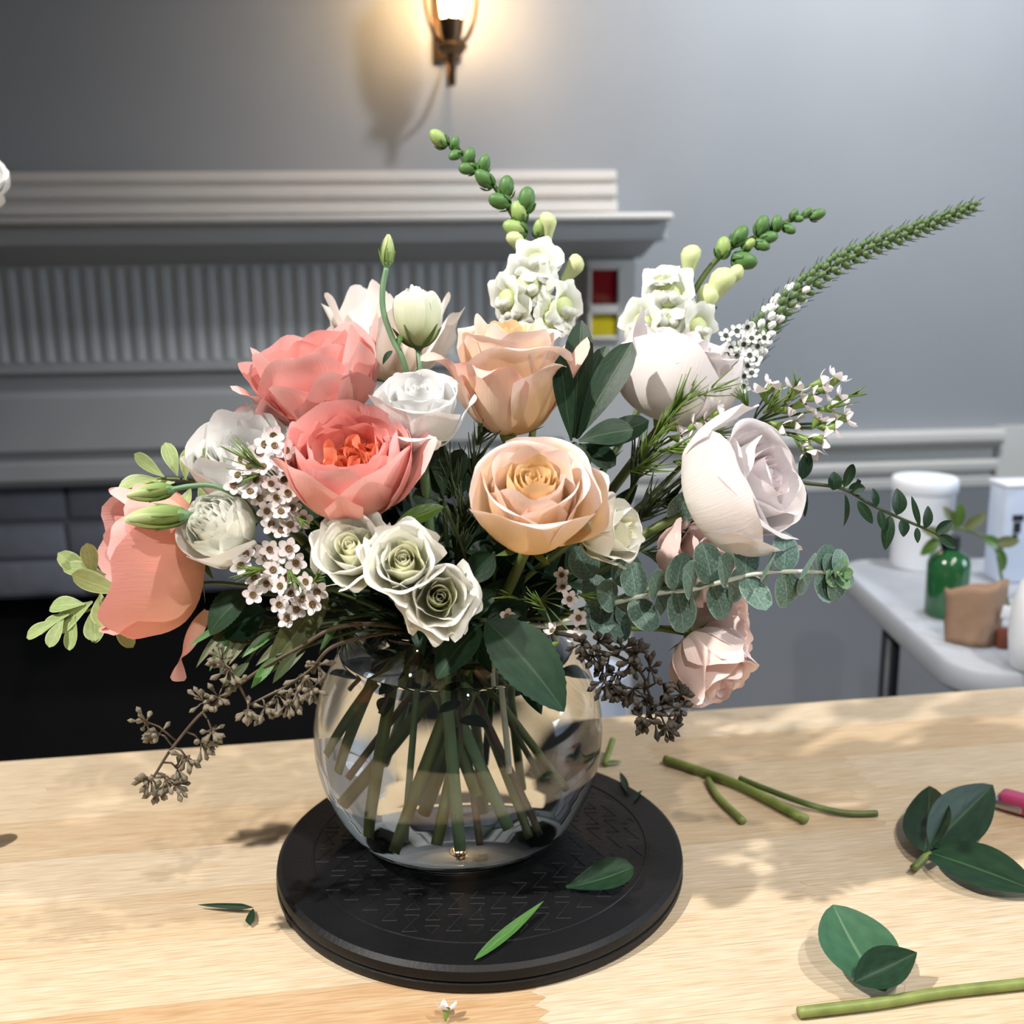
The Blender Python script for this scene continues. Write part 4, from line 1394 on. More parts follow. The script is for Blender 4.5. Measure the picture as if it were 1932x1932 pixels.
Z1 = 0.765
t = thing('snapdragon', 'tall white snapdragon with green bud tip leaning left at the back', 'flower', Matrix.Translation(P(1012, 640, Z1)), 'white snapdragons in the bouquet')
path = [(1018, 640), (1010, 560), (1006, 500), (985, 440), (955, 385), (918, 333), (872, 288), (832, 262)]
snap_stem(t, [Vector((BX + 0.01, BY + 0.02, BZ + 0.03)), NECK + Vector((0.01, 0.01, 0)), P(990, 900, 0.75)] + [P(x_, y_, Z1) for x_, y_ in path], Z1)
for (bx_, by_, vx, vy, s, kd) in ((828, 262, -0.75, 0.65, 34, 'g'), (858, 271, 0.3, 0.9, 22, 'd'), (859, 292, -0.6, -0.5, 24, 'd'), (885, 296, 0.3, 0.9, 28, 'd'), (882, 318, -1, -0.1, 28, 'd'),
                                  (913, 310, 0.3, 0.9, 30, 'd'), (914, 338, -0.6, 0.5, 36, 'd'), (955, 354, 0.1, 1, 36, 'd'), (943, 380, -0.95, 0.2, 36, 'd'), (993, 378, 0.15, 1, 40, 'd'), (979, 402, -0.3, 1, 36, 'g'),
                                  (972, 432, -0.9, 0.3, 40, 'g'), (1034, 432, 0.1, 1, 36, 'p'), (979, 462, -0.4, 0.7, 34, 'p'), (1078, 512, 0.6, 0.7, 38, 'p'), (1018, 432, 0.1, 0.6, 30, 'g')):
    snap_bud(t, bx_, by_, Z1 - 0.003, V(vx, vy, 0.35), s, kd)
for (fx, fy, vx, vy, vt, s) in ((1014, 500, 0.05, 0.35, 0.9, 66), (996, 540, -0.1, -0.1, 1, 74), (962, 566, -0.8, -0.1, 0.6, 66), (1058, 582, 0.8, 0.0, 0.6, 70), (1040, 606, 0.4, 0.3, 0.8, 60), (975, 590, -0.5, 0.0, 0.8, 56)):
    floret(t, fx, fy, Z1 - 0.012, V(vx, vy, vt), s)

Z2 = 0.775
t = thing('snapdragon', 'white snapdragon spike leaning right behind the lavender rose', 'flower', Matrix.Translation(P(1270, 640, Z2)), 'white snapdragons in the bouquet')
path = [(1262, 660), (1290, 590), (1328, 520), (1372, 472), (1420, 450), (1470, 425), (1515, 408), (1545, 402)]
snap_stem(t, [Vector((BX - 0.02, BY + 0.03, BZ + 0.03)), NECK + Vector((0.02, 0.01, 0)), P(1130, 900, 0.75)] + [P(x_, y_, Z2) for x_, y_ in path], Z2)
for (bx_, by_, vx, vy, s, kd) in ((1542, 405, 0.9, 0.3, 26, 'd'), (1522, 402, 0.6, 0.6, 18, 'd'), (1506, 412, 0.4, -0.2, 18, 'd'), (1498, 404, 0.4, 0.8, 18, 'd'), (1489, 432, 0.7, -0.5, 22, 'd'), (1465, 422, 0.1, 0.9, 26, 'd'), (1437, 426, 0.3, 0.9, 32, 'd'),
                                  (1450, 448, 0.9, 0.1, 28, 'd'), (1438, 462, 0.8, -0.5, 26, 'd'), (1412, 462, 0.5, 0.4, 24, 'g'), (1395, 445, 0.55, 0.85, 34, 'd'), (1404, 492, 0.95, -0.25, 40, 'd'), (1364, 468, 0.15, 1, 34, 'g')):
    snap_bud(t, bx_, by_, Z2 - 0.003, V(vx, vy, 0.3), s, kd)
for (bx_, by_, vx, vy, s) in ((1300, 498, 0.1, 1, 42), (1352, 545, 0.45, 0.85, 52), (1376, 522, 0.9, 0.3, 34), (1330, 575, 0.3, 0.9, 46)):
    snap_bud(t, bx_, by_, Z2 - 0.006, V(vx, vy, 0.25), s, 'p')
for (fx, fy, vx, vy, vt, s) in ((1260, 562, -0.1, 0.2, 0.9, 76), (1215, 612, -0.7, 0.1, 0.7, 66), (1312, 618, 0.6, -0.1, 0.8, 62), (1258, 600, 0.1, -0.2, 1, 66), (1250, 528, -0.2, 0.7, 0.5, 48)):
    floret(t, fx, fy, Z2 - 0.012, V(vx, vy, vt), s)

# ================================================================== gooseneck loosestrife
t = thing('loosestrife_spike', 'long tapering loosestrife spike with white buds reaching to the upper right', 'flower', Matrix.Translation(P(1400, 690, 0.735)))
path3 = [P(x_, y_, z_) for x_, y_, z_ in ((1388, 730, 0.735), (1412, 672, 0.735), (1450, 606, 0.737), (1510, 548, 0.74), (1592, 490, 0.75), (1690, 448, 0.76), (1775, 415, 0.77), (1850, 384, 0.78))]
lead = [Vector((BX - 0.03, BY, BZ + 0.03)), NECK + Vector((0.03, -0.01, 0)), P(1200, 960, 0.73), P(1330, 830, 0.735)]
wadd('stem', tube('stem', catmull(lead + path3, 8), lambda q: pxm(5.5 - 3 * q, 0.74), 7), S_green, t)
cl = catmull(path3, 20)
small_bud = lathe('bud', [(0.0, -0.6), (0.3, -0.5), (0.46, -0.1), (0.42, 0.3), (0.2, 0.6), (0, 0.68)], 8)
brs = []
rs = random.Random(5)
nb = 190
for i in range(nb):
    q = 0.12 + 0.86 * (i / nb) ** 0.9
    ii = q * (len(cl) - 1)
    p = cl[int(ii)].lerp(cl[min(int(ii) + 1, len(cl) - 1)], ii - int(ii))
    tg = (cl[min(int(ii) + 2, len(cl) - 1)] - cl[max(int(ii) - 2, 0)]).normalized()
    n1 = tg.cross(FW).normalized()
    n2 = tg.cross(n1)
    an = i * 2.399963
    rad = pxm(20 * (1 - q) + 9, 0.76)
    out = n1 * math.cos(an) + n2 * math.sin(an)
    pos = p + out * rad * 0.8
    sz_ = pxm(17 - 7 * q, 0.76)
    wht = q < 0.58 and rs.random() < (1.0 - 1.5 * q)
    add('bud', small_bud, S_bud_white if wht else S_bud_green, t, frame(pos, (out * 0.8 + tg * 0.8), rs.uniform(0, 6), sz_))
    ln = pxm(20 - 4 * q, 0.76)
    brs.append(tube_data([p + out * rad * 0.6, p + out * (rad * 0.9 + ln * 0.35) + tg * ln * 0.35, p + out * (rad + ln * 0.55) + tg * ln * 1.0], lambda k_: pxm(1.6 * (1 - 0.7 * k_), 0.76), 3))
tag(wadd('bract_fringe', joined('bract_fringe', brs), S_dark, t), kind='stuff')

# open five-petalled blossoms at the spike's foot, and waxflower blossoms: shared shapes


def five_petals(name, R, round_=0.36, cup=0.25, gap=1.0):
    V_, F_, U_ = [], [], []
    for i in range(5):
        prof = [(0.16 * R, 0.02 * R), (0.45 * R, 0.0 * R), (0.75 * R, 0.06 * R), (1.0 * R, cup * R)]
        v, f, uv = petal_data(i * 2 * math.pi / 5, prof, round_ * R, k=0.42, kp=2.0, wrap=4.0, nu=6, nv=6, base=0.22, curl=-0.02 * R)
        o_ = len(V_)
        V_ += v
        U_ += uv
        F_ += [tuple(x_ + o_ for x_ in q) for q in f]
    return mesh(name, V_, F_, U_)


blossom_me = five_petals('blossom', 1.0, 0.40, 0.20)
blossom_me2 = five_petals('blossom', 1.0, 0.38, 0.62)
star_me = five_petals('blossom', 1.0, 0.36, 0.15)
eye_me = lathe('eye', [(0.0, 0.10), (0.05, 0.10), (0.07, 0.04), (0.20, 0.06), (0.30, 0.16), (0.33, 0.12), (0.32, 0.02), (0.25, -0.08), (0, -0.1)], 12)
cup_me = lathe('calyx', [(0.0, -0.95), (0.07, -0.95), (0.16, -0.7), (0.28, -0.35), (0.36, -0.08), (0.34, 0.02), (0.30, -0.02), (0.0, -0.04)], 12)


def blossom(t, px, py, z, vec, size, me=None, mat=None, eye=S_eye, cup=S_calyx):
    w = frame(P(px, py, z), vec, RND.uniform(0, 6), pxm(size / 2, z))
    o = add('blossom', me or blossom_me, mat or PM['wax'], t, w)
    add('eye', eye_me, eye, o, w)
    if cup:
        add('calyx', cup_me, cup, o, w)
    return w


S_eye_dark = plain('loosestrife_eye', '#2b3026', '#3d4335', 0.6, 600.0)
rs = random.Random(9)
for (bx_, by_) in ((1410, 618), (1390, 622), (1372, 634), (1420, 640), (1402, 648), (1380, 655), (1430, 655), (1412, 668), (1394, 672), (1374, 668), (1428, 678), (1408, 690), (1392, 695), (1418, 703), (1400, 712), (1402, 732), (1440, 640)):
    blossom(t, bx_ + rs.uniform(-3, 3), by_ + rs.uniform(-3, 3), 0.722 + rs.uniform(-0.004, 0.004), V(rs.uniform(-0.6, 0.6), rs.uniform(-0.3, 0.6), 1), 30, star_me, PM['loose'], S_eye_dark, None)
# ================================================================== waxflower sprigs
def needle_chunks(base, direction, n, length, width, seed, spread=0.7):
    rs_ = random.Random(seed)
    out = []
    d = direction.normalized()
    s1 = d.cross(UP).normalized() if abs(d.dot(UP)) < 0.95 else RT
    s2 = d.cross(s1)
    for i in range(n):
        a_ = rs_.uniform(0, 6.28)
        dd = (d + (s1 * math.cos(a_) + s2 * math.sin(a_)) * spread * rs_.uniform(0.4, 1.1)).normalized()
        st = base + d * length * 0.6 * (i / n)
        ln = length * rs_.uniform(0.6, 1.0)
        out.append(tube_data([st, st + dd * ln * 0.5, st + dd * ln + d * ln * 0.15], lambda q: width * (1 - 0.75 * q), 4))
    return out


G_WAX = 'waxflower sprigs in the bouquet'


def sprig(name, label, cat, root_px, z, blossoms, size, foot, needles, seed, smat=S_green, group=G_WAX, face=(0, 0.15, 1), spread=0.45, eyes=True):
    """blossoms: (px, py, optional direction); each hangs on its own twig from the sprig's fork"""
    t = thing(name, label, cat, Matrix.Translation(P(root_px[0], root_px[1], z)), group)
    rs_ = random.Random(seed)
    root = P(root_px[0], root_px[1], z + 0.02)
    twigs = []
    for bl in blossoms:
        zz0 = z + rs_.uniform(-0.006, 0.006)
        if len(bl) > 2:
            vec = V(bl[2], bl[3], bl[4] if len(bl) > 4 else 0.25)
            me = blossom_me2
        else:
            vec = V(face[0] + rs_.uniform(-spread, spread), face[1] + rs_.uniform(-spread, spread), face[2])
            me = blossom_me
        w = blossom(t, bl[0], bl[1], zz0, vec, size * rs_.uniform(0.92, 1.08), me)
        e = w @ Vector((0, 0, -0.95))
        mid = root.lerp(e, 0.55) + FW * 0.006
        twigs.append(tube_data(catmull([e, mid, root], 5), pxm(1.7, z), 5))
    wadd('twig', joined('twig', twigs), smat, t)
    nd = []
    for i, (nx, ny, dx, dy, n, ln) in enumerate(needles):
        nd += needle_chunks(P(nx, ny, z - 0.004), V(dx, dy, 0.3), n, pxm(ln, z), pxm(2.3, z), seed * 10 + i)
    if nd:
        tag(wadd('needle_foliage', joined('needle_foliage', nd), L_needle, t), kind='stuff')
    p = [root] + foot
    wadd('stem', tube('stem', catmull(p, 7), pxm(3.2, z), 6), smat, t)
    return t


L_needle = plain('waxflower_needle', '#4e682a', '#6b8638', 0.45, 80.0)


def foot(nx, ny, end):
    return [NECK + Vector((nx, ny, 0.012)), Vector((BX, BY, BZ)) + Vector((nx, ny, 0.15))]


sprig('waxflower_sprig', 'pale pink waxflower sprig between the white rose and the coral rose', 'flower sprig', (560, 950), 0.632,
      [(518, 841), (529, 872), (449, 896), (456, 866), (511, 913), (472, 927), (522, 938), (504, 964), (543, 929), (551, 958), (571, 980), (530, 1000), (516, 822), (487, 852), (497, 880), (540, 850), (484, 905), (560, 930), (470, 880), (500, 838), (536, 905), (490, 940), (530, 965), (548, 990), (512, 990), (440, 915)],
      42, foot(-0.03, -0.02, (-0.03, -0.02, 0.06)), ((505, 890, -0.9, 0.6, 16, 70), (490, 895, -0.7, -0.2, 6, 40), (560, 975, 0.5, -0.4, 6, 30)), 1)
sprig('waxflower_sprig', 'pale pink waxflower sprig hanging below the greenish-white ball bloom', 'flower sprig', (540, 1080), 0.628,
      [(476, 1037), (501, 1054), (531, 1046), (455, 1067), (503, 1101), (529, 1105), (477, 1122), (577, 1097), (526, 1141), (571, 1131), (598, 1117), (542, 1167), (545, 1035), (558, 1062), (560, 1150), (509, 1036), (480, 1090), (550, 1120), (515, 1075), (590, 1140), (465, 1045), (540, 1090)],
      41, foot(-0.035, -0.03, (-0.05, -0.03, 0.07)), ((500, 1075, -0.9, -0.1, 10, 45), (545, 1075, 0.2, -0.3, 10, 40), (590, 1100, 0.5, 0.5, 9, 30)), 2)
sprig('waxflower_sprig', 'waxflower sprig with side-facing blossoms spreading right above the lavender rose', 'flower sprig', (1420, 800), 0.700,
      [(1456, 729, 0.5, 0.8), (1440, 738, -0.3, 0.9), (1463, 749, 0.6, 0.5), (1499, 734, 0.3, 0.9), (1549, 722, 1, 0.25), (1556, 735, 0.9, -0.1), (1578, 714, 0.5, 0.8), (1585, 752, 0.7, 0.5), (1484, 772, 1, 0.15),
       (1595, 788, 0.8, 0.3), (1543, 790, 0.4, 0.8), (1556, 805, 1, -0.2), (1575, 806, 0.9, 0), (1473, 806, 0.7, -0.4), (1521, 832, 0.5, -0.4), (1552, 830, 0.9, -0.2), (1527, 852, 0.2, -0.9), (1515, 760, 0.6, 0.3), (1500, 800, 0.6, -0.1), (1535, 750, 0.7, 0.2), (1568, 770, 0.8, 0.1)],
      50, [P(1290, 900, 0.715), P(1150, 1000, 0.72)] + foot(0.03, -0.01, (0.04, -0.02, 0.05)),
      ((1440, 780, 0.7, 0.6, 14, 45), (1480, 760, 0.5, 0.8, 8, 30), (1600, 748, 1, 0.25, 8, 26), (1500, 735, 0.1, 1, 5, 26), (1490, 820, 0.6, -0.5, 8, 36), (1410, 770, -0.4, 0.5, 10, 40), (1560, 770, 0.8, 0.1, 6, 40)), 3)
sprig('waxflower_sprig', 'feathery waxflower sprig between the two lavender roses', 'flower sprig', (1230, 850), 0.690,
      [(1356, 779, 0.8, 0.3), (1362, 800, 0.7, -0.3), (1308, 732, 0.5, 0.7), (1340, 734, 0.7, 0.5), (1276, 806, 0.9, 0.2), (1282, 828, 0.8, -0.2), (1310, 803, 0.7, 0.5), (1304, 838, 0.8, 0.4), (1300, 864, 0.6, -0.6), (1330, 795, 0.6, 0.2)],
      48, [P(1150, 980, 0.72)] + foot(0.03, -0.02, (0.03, -0.02, 0.05)),
      ((1260, 790, 0.55, 0.85, 22, 70), (1230, 830, 0.6, 0.7, 18, 60), (1290, 760, 0.5, 0.8, 14, 45), (1310, 750, 0.9, 0.4, 14, 60), (1240, 850, 0.9, 0.1, 16, 60), (1270, 870, 0.9, -0.1, 14, 50), (1210, 870, 0.4, 0.9, 14, 60),
       (1330, 820, 0.9, 0.1, 10, 40), (1190, 890, 0.8, 0.3, 14, 60)), 4)
sprig('waxflower_sprig', 'small waxflower sprig in the shade beneath the big peach rose', 'flower sprig', (1020, 1130), 0.660,
      [(915, 1130), (956, 1162), (1062, 1108), (1075, 1130), (1092, 1165), (1042, 1190, -0.4, 0.4), (1060, 1085), (1040, 1218, -0.8, -0.3), (1085, 1200)],
      34, foot(0.01, -0.035, (0.02, -0.03, 0.06)), ((1090, 1122, 1, 0, 8, 36), (1030, 1150, -0.5, 0.4, 10, 40), (980, 1130, -0.6, 0.2, 8, 40)), 5)
# flowerless dark needle sprigs deep in the bouquet
for i, (lab, px, py, z, nd) in enumerate((
        ('dark needle-leaved twig between the peach rose and the ivory trio', 860, 960, 0.690, ((870, 1000, 0.2, 1, 24, 80), (860, 940, -0.3, 0.9, 22, 80), (890, 900, 0.3, 1, 20, 70), (860, 1060, 0.1, 1, 22, 70), (900, 840, 0.4, 0.8, 18, 60))),
        ('dark needle-leaved twig in the gap left of the forward lavender rose', 1200, 960, 0.705, ((1200, 990, 0.6, 0.8, 24, 80), (1230, 950, 0.9, 0.3, 24, 80), (1240, 1000, 1, 0, 20, 70), (1190, 920, 0.4, 1, 24, 80), (1210, 1040, 0.9, -0.2, 20, 60))),
        ('dark needle-leaved twig behind the ivory trio at the left', 600, 1130, 0.690, ((600, 1140, -0.6, 0.5, 22, 70), (640, 1170, 0.3, -0.7, 22, 60), (560, 1180, -0.9, -0.2, 22, 70), (520, 1190, -1, -0.4, 20, 70))))):
    t = thing('needle_twig', lab, 'foliage', Matrix.Translation(P(px, py, z)), 'needle twigs in the bouquet')
    ch_ = []
    for j, (nx, ny, dx, dy, n, ln) in enumerate(nd):
        ch_ += needle_chunks(P(nx, ny, z), V(dx, dy, 0.1), n, pxm(ln, z), pxm(2.6, z), 900 + i * 10 + j, 0.9)
    tag(wadd('needle_foliage', joined('needle_foliage', ch_), S_dark, t), kind='stuff')
    stem(t, P(px, py, z), V(0, 1, 0), 0.0013, S_brown, short=True)

# ================================================================== silver eucalyptus
ZE = 0.655
t = thing('eucalyptus_branch', 'silvery eucalyptus branch with paired round leaves and a rosette tip reaching right', 'foliage', Matrix.Translation(P(1180, 1130, ZE)))
pe = [P(x_, y_, z_) for x_, y_, z_ in ((1120, 1150, 0.675), (1180, 1132, 0.665), (1246, 1119, 0.658), (1305, 1112, 0.654), (1365, 1097, 0.650), (1425, 1083, 0.646), (1495, 1078, 0.642), (1560, 1080, 0.638), (1588, 1083, 0.635))]
wadd('stem', tube('stem', catmull([Vector((BX + 0.03, BY - 0.03, BZ + 0.07)), NECK + Vector((0.03, -0.03, 0)), P(1040, 1180, 0.69)] + pe, 8), lambda q: pxm(5.5 - 2 * q, ZE), 8), S_white, t)
euc_me = [leaf_mesh('leaf', 1.0, 0.86, 'round', b_, 0.08, 6, 10) for b_ in (0.25, -0.25, 0.5)]
cl = catmull(pe, 24)
rs = random.Random(17)
ts = [0.02, 0.09, 0.165, 0.24, 0.315, 0.385, 0.455, 0.525, 0.59, 0.655, 0.72, 0.785, 0.85, 0.905, 0.95]
for i, q in enumerate(ts):
    ii = min(int(q * (len(cl) - 1)), len(cl) - 2)
    p = cl[ii]
    tg = (cl[ii + 1] - cl[ii]).normalized()
    up_ = (UP - tg * UP.dot(tg)).normalized()
    fr_ = tg.cross(up_).normalized()
    size = pxm(80 - 12 * abs(q - 0.4) / 0.6 - (24 * max(0, q - 0.75) / 0.25), ZE)
    for sg in (-1, 1):
        if i % 2 == 0:
            d = up_ * sg + tg * 0.22 + fr_ * rs.uniform(-0.3, 0.3)
        else:
            d = up_ * sg * rs.uniform(0.35, 0.6) + fr_ * sg * 0.9 + tg * 0.15
        nrm = (tg * 0.55 - FW * 0.85 + up_ * 0.1 * sg)
        leaf_at(t, euc_me[rs.randrange(3)], L_euc, p, d, nrm, size * rs.uniform(0.9, 1.08))
tip = P(1590, 1083, 0.634)
ax = V(0.45, 0.18, 0.88)
e1 = ax.cross(UP).normalized()
e2 = ax.cross(e1)
for i in range(13):
    f_ = i / 12
    an = i * 2.399963
    d = (e1 * math.cos(an) + e2 * math.sin(an))
    el = 1.1 - 1.0 * f_
    leaf_at(t, euc_me[0], L_euc_tip if f_ < 0.72 else L_euc, tip - ax * 0.010 * f_, d * math.cos(el) + ax * math.sin(el), ax, pxm(14 + 38 * f_, ZE))
# shaded leaves at the branch's foot
for (lx, ly, dx, dy, s) in ((1140, 1120, -0.2, -1, 80), (1175, 1110, 0.2, 1, 70), (1160, 1150, 0.1, -1, 66), (1120, 1090, -0.5, 0.7, 70)):
    leaf_at(t, euc_me[1], L_euc, P(lx, ly, 0.672), V(dx, dy, 0.0), V(0.2, 0.2, 1), pxm(s, 0.67))

# ================================================================== seeded eucalyptus
pod_me = lathe('seed_pod', [(0.0, -1.1), (0.08, -1.1), (0.10, -0.7), (0.20, -0.35), (0.31, 0.0), (0.34, 0.14), (0.25, 0.28), (0.12, 0.46), (0.0, 0.62)], 8)


def seeded(name, label, main, clusters, z, mat, smat, seed, foot_pts, leaves=(), pods=(9, 13), podpx=25):
    t = thing(name, label, 'foliage', Matrix.Translation(P(main[0][0], main[0][1], z)), 'seeded eucalyptus branches')
    rs_ = random.Random(seed)
    cl_ = catmull([P(x_, y_, z) for x_, y_ in main], 10)
    wadd('stem', tube('stem', catmull(foot_pts + [P(x_, y_, z) for x_, y_ in main], 8), lambda q: pxm(4.6 - 2.4 * q, z), 6), smat, t)
    tw = []
    for (cx_, cy_, rad) in clusters:
        c = P(cx_, cy_, z + rs_.uniform(-0.008, 0.004))
        near = min(cl_, key=lambda q: (q - c).length)
        tw.append(tube_data([near, near.lerp(c, 0.6) + UP * 0.002, c], pxm(2.0, z), 5))
        dmain = (c - near).normalized() if (c - near).length > 0.004 else -UP
        for i in range(rs_.randint(*pods)):
            d = (Vector((rs_.gauss(0, 1), rs_.gauss(0, 1), rs_.gauss(0, 1))).normalized() + dmain * 0.55 - UP * 0.25).normalized()
            L_ = pxm(rad * rs_.uniform(0.7, 1.25), z)
            e = c + d * L_
            s = pxm(podpx, z) * rs_.uniform(0.85, 1.15) / 1.6
            add('seed_pod', pod_me, mat, t, frame(e, d, rs_.uniform(0, 6), s))
            tw.append(tube_data([c, c.lerp(e, 0.5) + UP * 0.0006, e - d * s * 0.95], pxm(1.3, z), 4))
    wadd('twig', joined('twig', tw), smat, t)
    for (lx, ly, dx, dy, ln, wd) in leaves:
        leaf_at(t, leaf_mesh('leaf', pxm(ln, z), pxm(wd, z), 'lance', 0.5, 0.2), L_euc_dark, P(lx, ly, z), V(dx, dy, 0.1), V(0.2, 0.5, 1))
    return t


seeded('seeded_eucalyptus', 'seeded eucalyptus spray drooping over the table at the left',
       [(560, 1225), (500, 1258), (452, 1291), (410, 1325), (376, 1350), (340, 1392), (315, 1425), (296, 1456), (286, 1470)],
       [(276, 1362, 26), (300, 1385, 20), (385, 1325, 30), (412, 1315, 24), (380, 1402, 28), (335, 1450, 24), (312, 1470, 26), (284, 1470, 22), (330, 1480, 26), (296, 1490, 20), (400, 1380, 20), (352, 1430, 22)],
       0.640, S_seed, S_brown, 1, [NECK + Vector((0.0, -0.01, -0.03)), NECK + Vector((-0.03, -0.03, 0.005)), P(650, 1180, 0.64)])
seeded('seeded_eucalyptus', 'seeded eucalyptus cluster pressed against the left shoulder of the bowl',
       [(640, 1215), (590, 1260), (550, 1290), (510, 1310), (470, 1330)],
       [(522, 1310, 30), (545, 1325, 28), (500, 1335, 26), (468, 1338, 26), (575, 1275, 28), (600, 1255, 26), (432, 1262, 28), (420, 1245, 24), (560, 1300, 28), (446, 1290, 22), (590, 1300, 24)],
       0.632, S_seed, S_brown, 2, [NECK + Vector((0.0, -0.01, -0.03)), NECK + Vector((-0.03, -0.035, 0.005))], ((470, 1250, -0.7, -0.6, 70, 18), (560, 1230, -0.6, -0.7, 80, 20)))
seeded('seeded_eucalyptus', 'dark seeded eucalyptus cluster hanging at the right side of the bowl',
       [(1080, 1200), (1120, 1225), (1170, 1240), (1210, 1270), (1225, 1310), (1240, 1345)],
       [(1142, 1284, 28), (1165, 1270, 24), (1118, 1237, 24), (1216, 1318, 28), (1195, 1300, 22), (1236, 1362, 26), (1255, 1370, 22), (1215, 1358, 22), (1278, 1335, 26), (1285, 1310, 22), (1226, 1262, 24), (1175, 1225, 22), (1160, 1300, 22), (1245, 1330, 22), (1100, 1215, 22), (1140, 1250, 24), (1190, 1250, 24), (1200, 1230, 22), (1180, 1310, 20), (1262, 1352, 22), (1130, 1212, 22), (1250, 1290, 22)],
       0.650, S_seed_dark, S_twig_dark, 3, [NECK + Vector((0.0, -0.01, -0.03)), NECK + Vector((0.03, -0.03, 0.005))], (), (8, 12), 27)

# ================================================================== dark pittosporum fan
t = thing('pittosporum_sprig', 'fan of dark glossy rounded leaves right of the tall peach rose', 'foliage', Matrix.Translation(P(1085, 830, 0.68)))
for (x0, y0, x1, y1, wd, z_, bn) in ((1085, 826, 1090, 606, 58, 0.690, 0.3), (1078, 832, 1056, 676, 40, 0.668, 0.1), (1090, 826, 1184, 646, 66, 0.672, 0.2), (1088, 828, 1136, 652, 54, 0.690, 0.3), (1092, 832, 1190, 800, 56, 0.668, 0.5),
                                    (1085, 836, 1098, 884, 44, 0.665, 0.6), (1092, 838, 1160, 872, 44, 0.680, 0.4), (1100, 850, 1218, 790, 54, 0.694, 0.2), (1080, 826, 1112, 700, 50, 0.700, 0.1), (1075, 836, 1010, 880, 40, 0.690, 0.3)):
    p0, p1 = P(x0, y0, z_), P(x1, y1, z_ - 0.008)
    me = leaf_mesh('leaf', (p1 - p0).length * 1.04, pxm(wd, z_), 'obov', bn, 0.16, 6, 14)
    leaf_at(t, me, L_dark, p0, p1 - p0, V(-0.25, 0.35, 0.9))
stem(t, P(1085, 835, 0.682), V(0, 1, 0.1), 0.0018, S_dark)
t = thing('pittosporum_sprig', 'shaded fan of dark leaves beside the forward coral rose', 'foliage', Matrix.Translation(P(835, 935, 0.685)))
for (x0, y0, x1, y1, wd, z_) in ((838, 935, 826, 835, 38, 0.680), (840, 935, 790, 820, 44, 0.690), (835, 940, 770, 880, 44, 0.690), (842, 935, 870, 850, 44, 0.690), (845, 940, 900, 870, 52, 0.695), (836, 942, 780, 935, 40, 0.685)):
    p0, p1 = P(x0, y0, z_), P(x1, y1, z_ - 0.005)
    leaf_at(t, leaf_mesh('leaf', (p1 - p0).length * 1.04, pxm(wd, z_), 'obov', 0.2, 0.15), L_dark, p0, p1 - p0, V(0.1, 0.4, 0.9))
stem(t, P(838, 940, 0.688), V(0, 1, 0.1), 0.0016, S_dark)

# ================================================================== variegated pale sprigs at the left
for (lab, pth, lv, z, sd) in (
        ('pale variegated leafy sprig sticking out lowest at the left', [(420, 1100), (330, 1110), (240, 1130), (170, 1150), (110, 1172), (75, 1188)],
         ((178, 1090, -0.1, 1, 62, 24), (180, 1095, -0.75, 0.55, 70, 28), (200, 1085, -0.9, 0.25, 66, 26), (235, 1118, -0.9, 0.25, 84, 34), (160, 1140, -0.95, 0.0, 70, 28), (175, 1135, -0.85, -0.55, 84, 34), (130, 1160, -0.85, -0.3, 70, 26),
          (120, 1168, -0.35, -0.9, 48, 24), (140, 1160, 0.0, -1, 56, 26), (175, 1150, 0.15, -1, 50, 30), (205, 1160, -0.4, -0.8, 50, 28), (215, 1165, 0.5, -0.8, 56, 24), (110, 1172, -0.9, -0.35, 58, 22), (190, 1120, 0.2, -0.8, 60, 30)), 0.700, 1),
        ('pale variegated leafy sprig above the upper lisianthus bud at the left', [(470, 930), (400, 915), (350, 905), (300, 903), (265, 905)],
         ((300, 905, -0.9, 0.0, 62, 26), (310, 900, -0.8, 0.55, 58, 22), (335, 898, -0.35, 0.95, 58, 22), (350, 905, 0.1, 1, 50, 24), (370, 905, 0.3, 0.9, 52, 24), (375, 915, 0.5, -0.6, 40, 22), (330, 910, -0.9, -0.2, 60, 24), (360, 920, -0.2, -0.8, 36, 20), (385, 905, 0.1, 1, 40, 20)), 0.690, 2)):
    t = thing('variegated_sprig', lab, 'foliage', Matrix.Translation(P(pth[0][0], pth[0][1], z)), 'pale variegated sprigs')
    wadd('stem', tube('stem', catmull([NECK + Vector((0.0, -0.01, -0.03)), NECK + Vector((-0.03, 0.0, 0)), P(600, 1130, 0.70)] + [P(x_, y_, z) for x_, y_ in pth], 7), lambda q: pxm(4.5 - 2 * q, z), 7), S_green, t)
    rs = random.Random(sd)
    for (lx, ly, dx, dy, ln, wd) in lv:
        leaf_at(t, leaf_mesh('leaf', pxm(ln * 1.2, z), pxm(wd * 1.3, z), 'obov', rs.uniform(-0.5, 0.6), 0.25, 6, 12), L_pale, P(lx, ly, z - 0.003), V(dx, dy, rs.uniform(-0.2, 0.4)), V(rs.uniform(-0.4, 0.4), 0.6, 0.8))

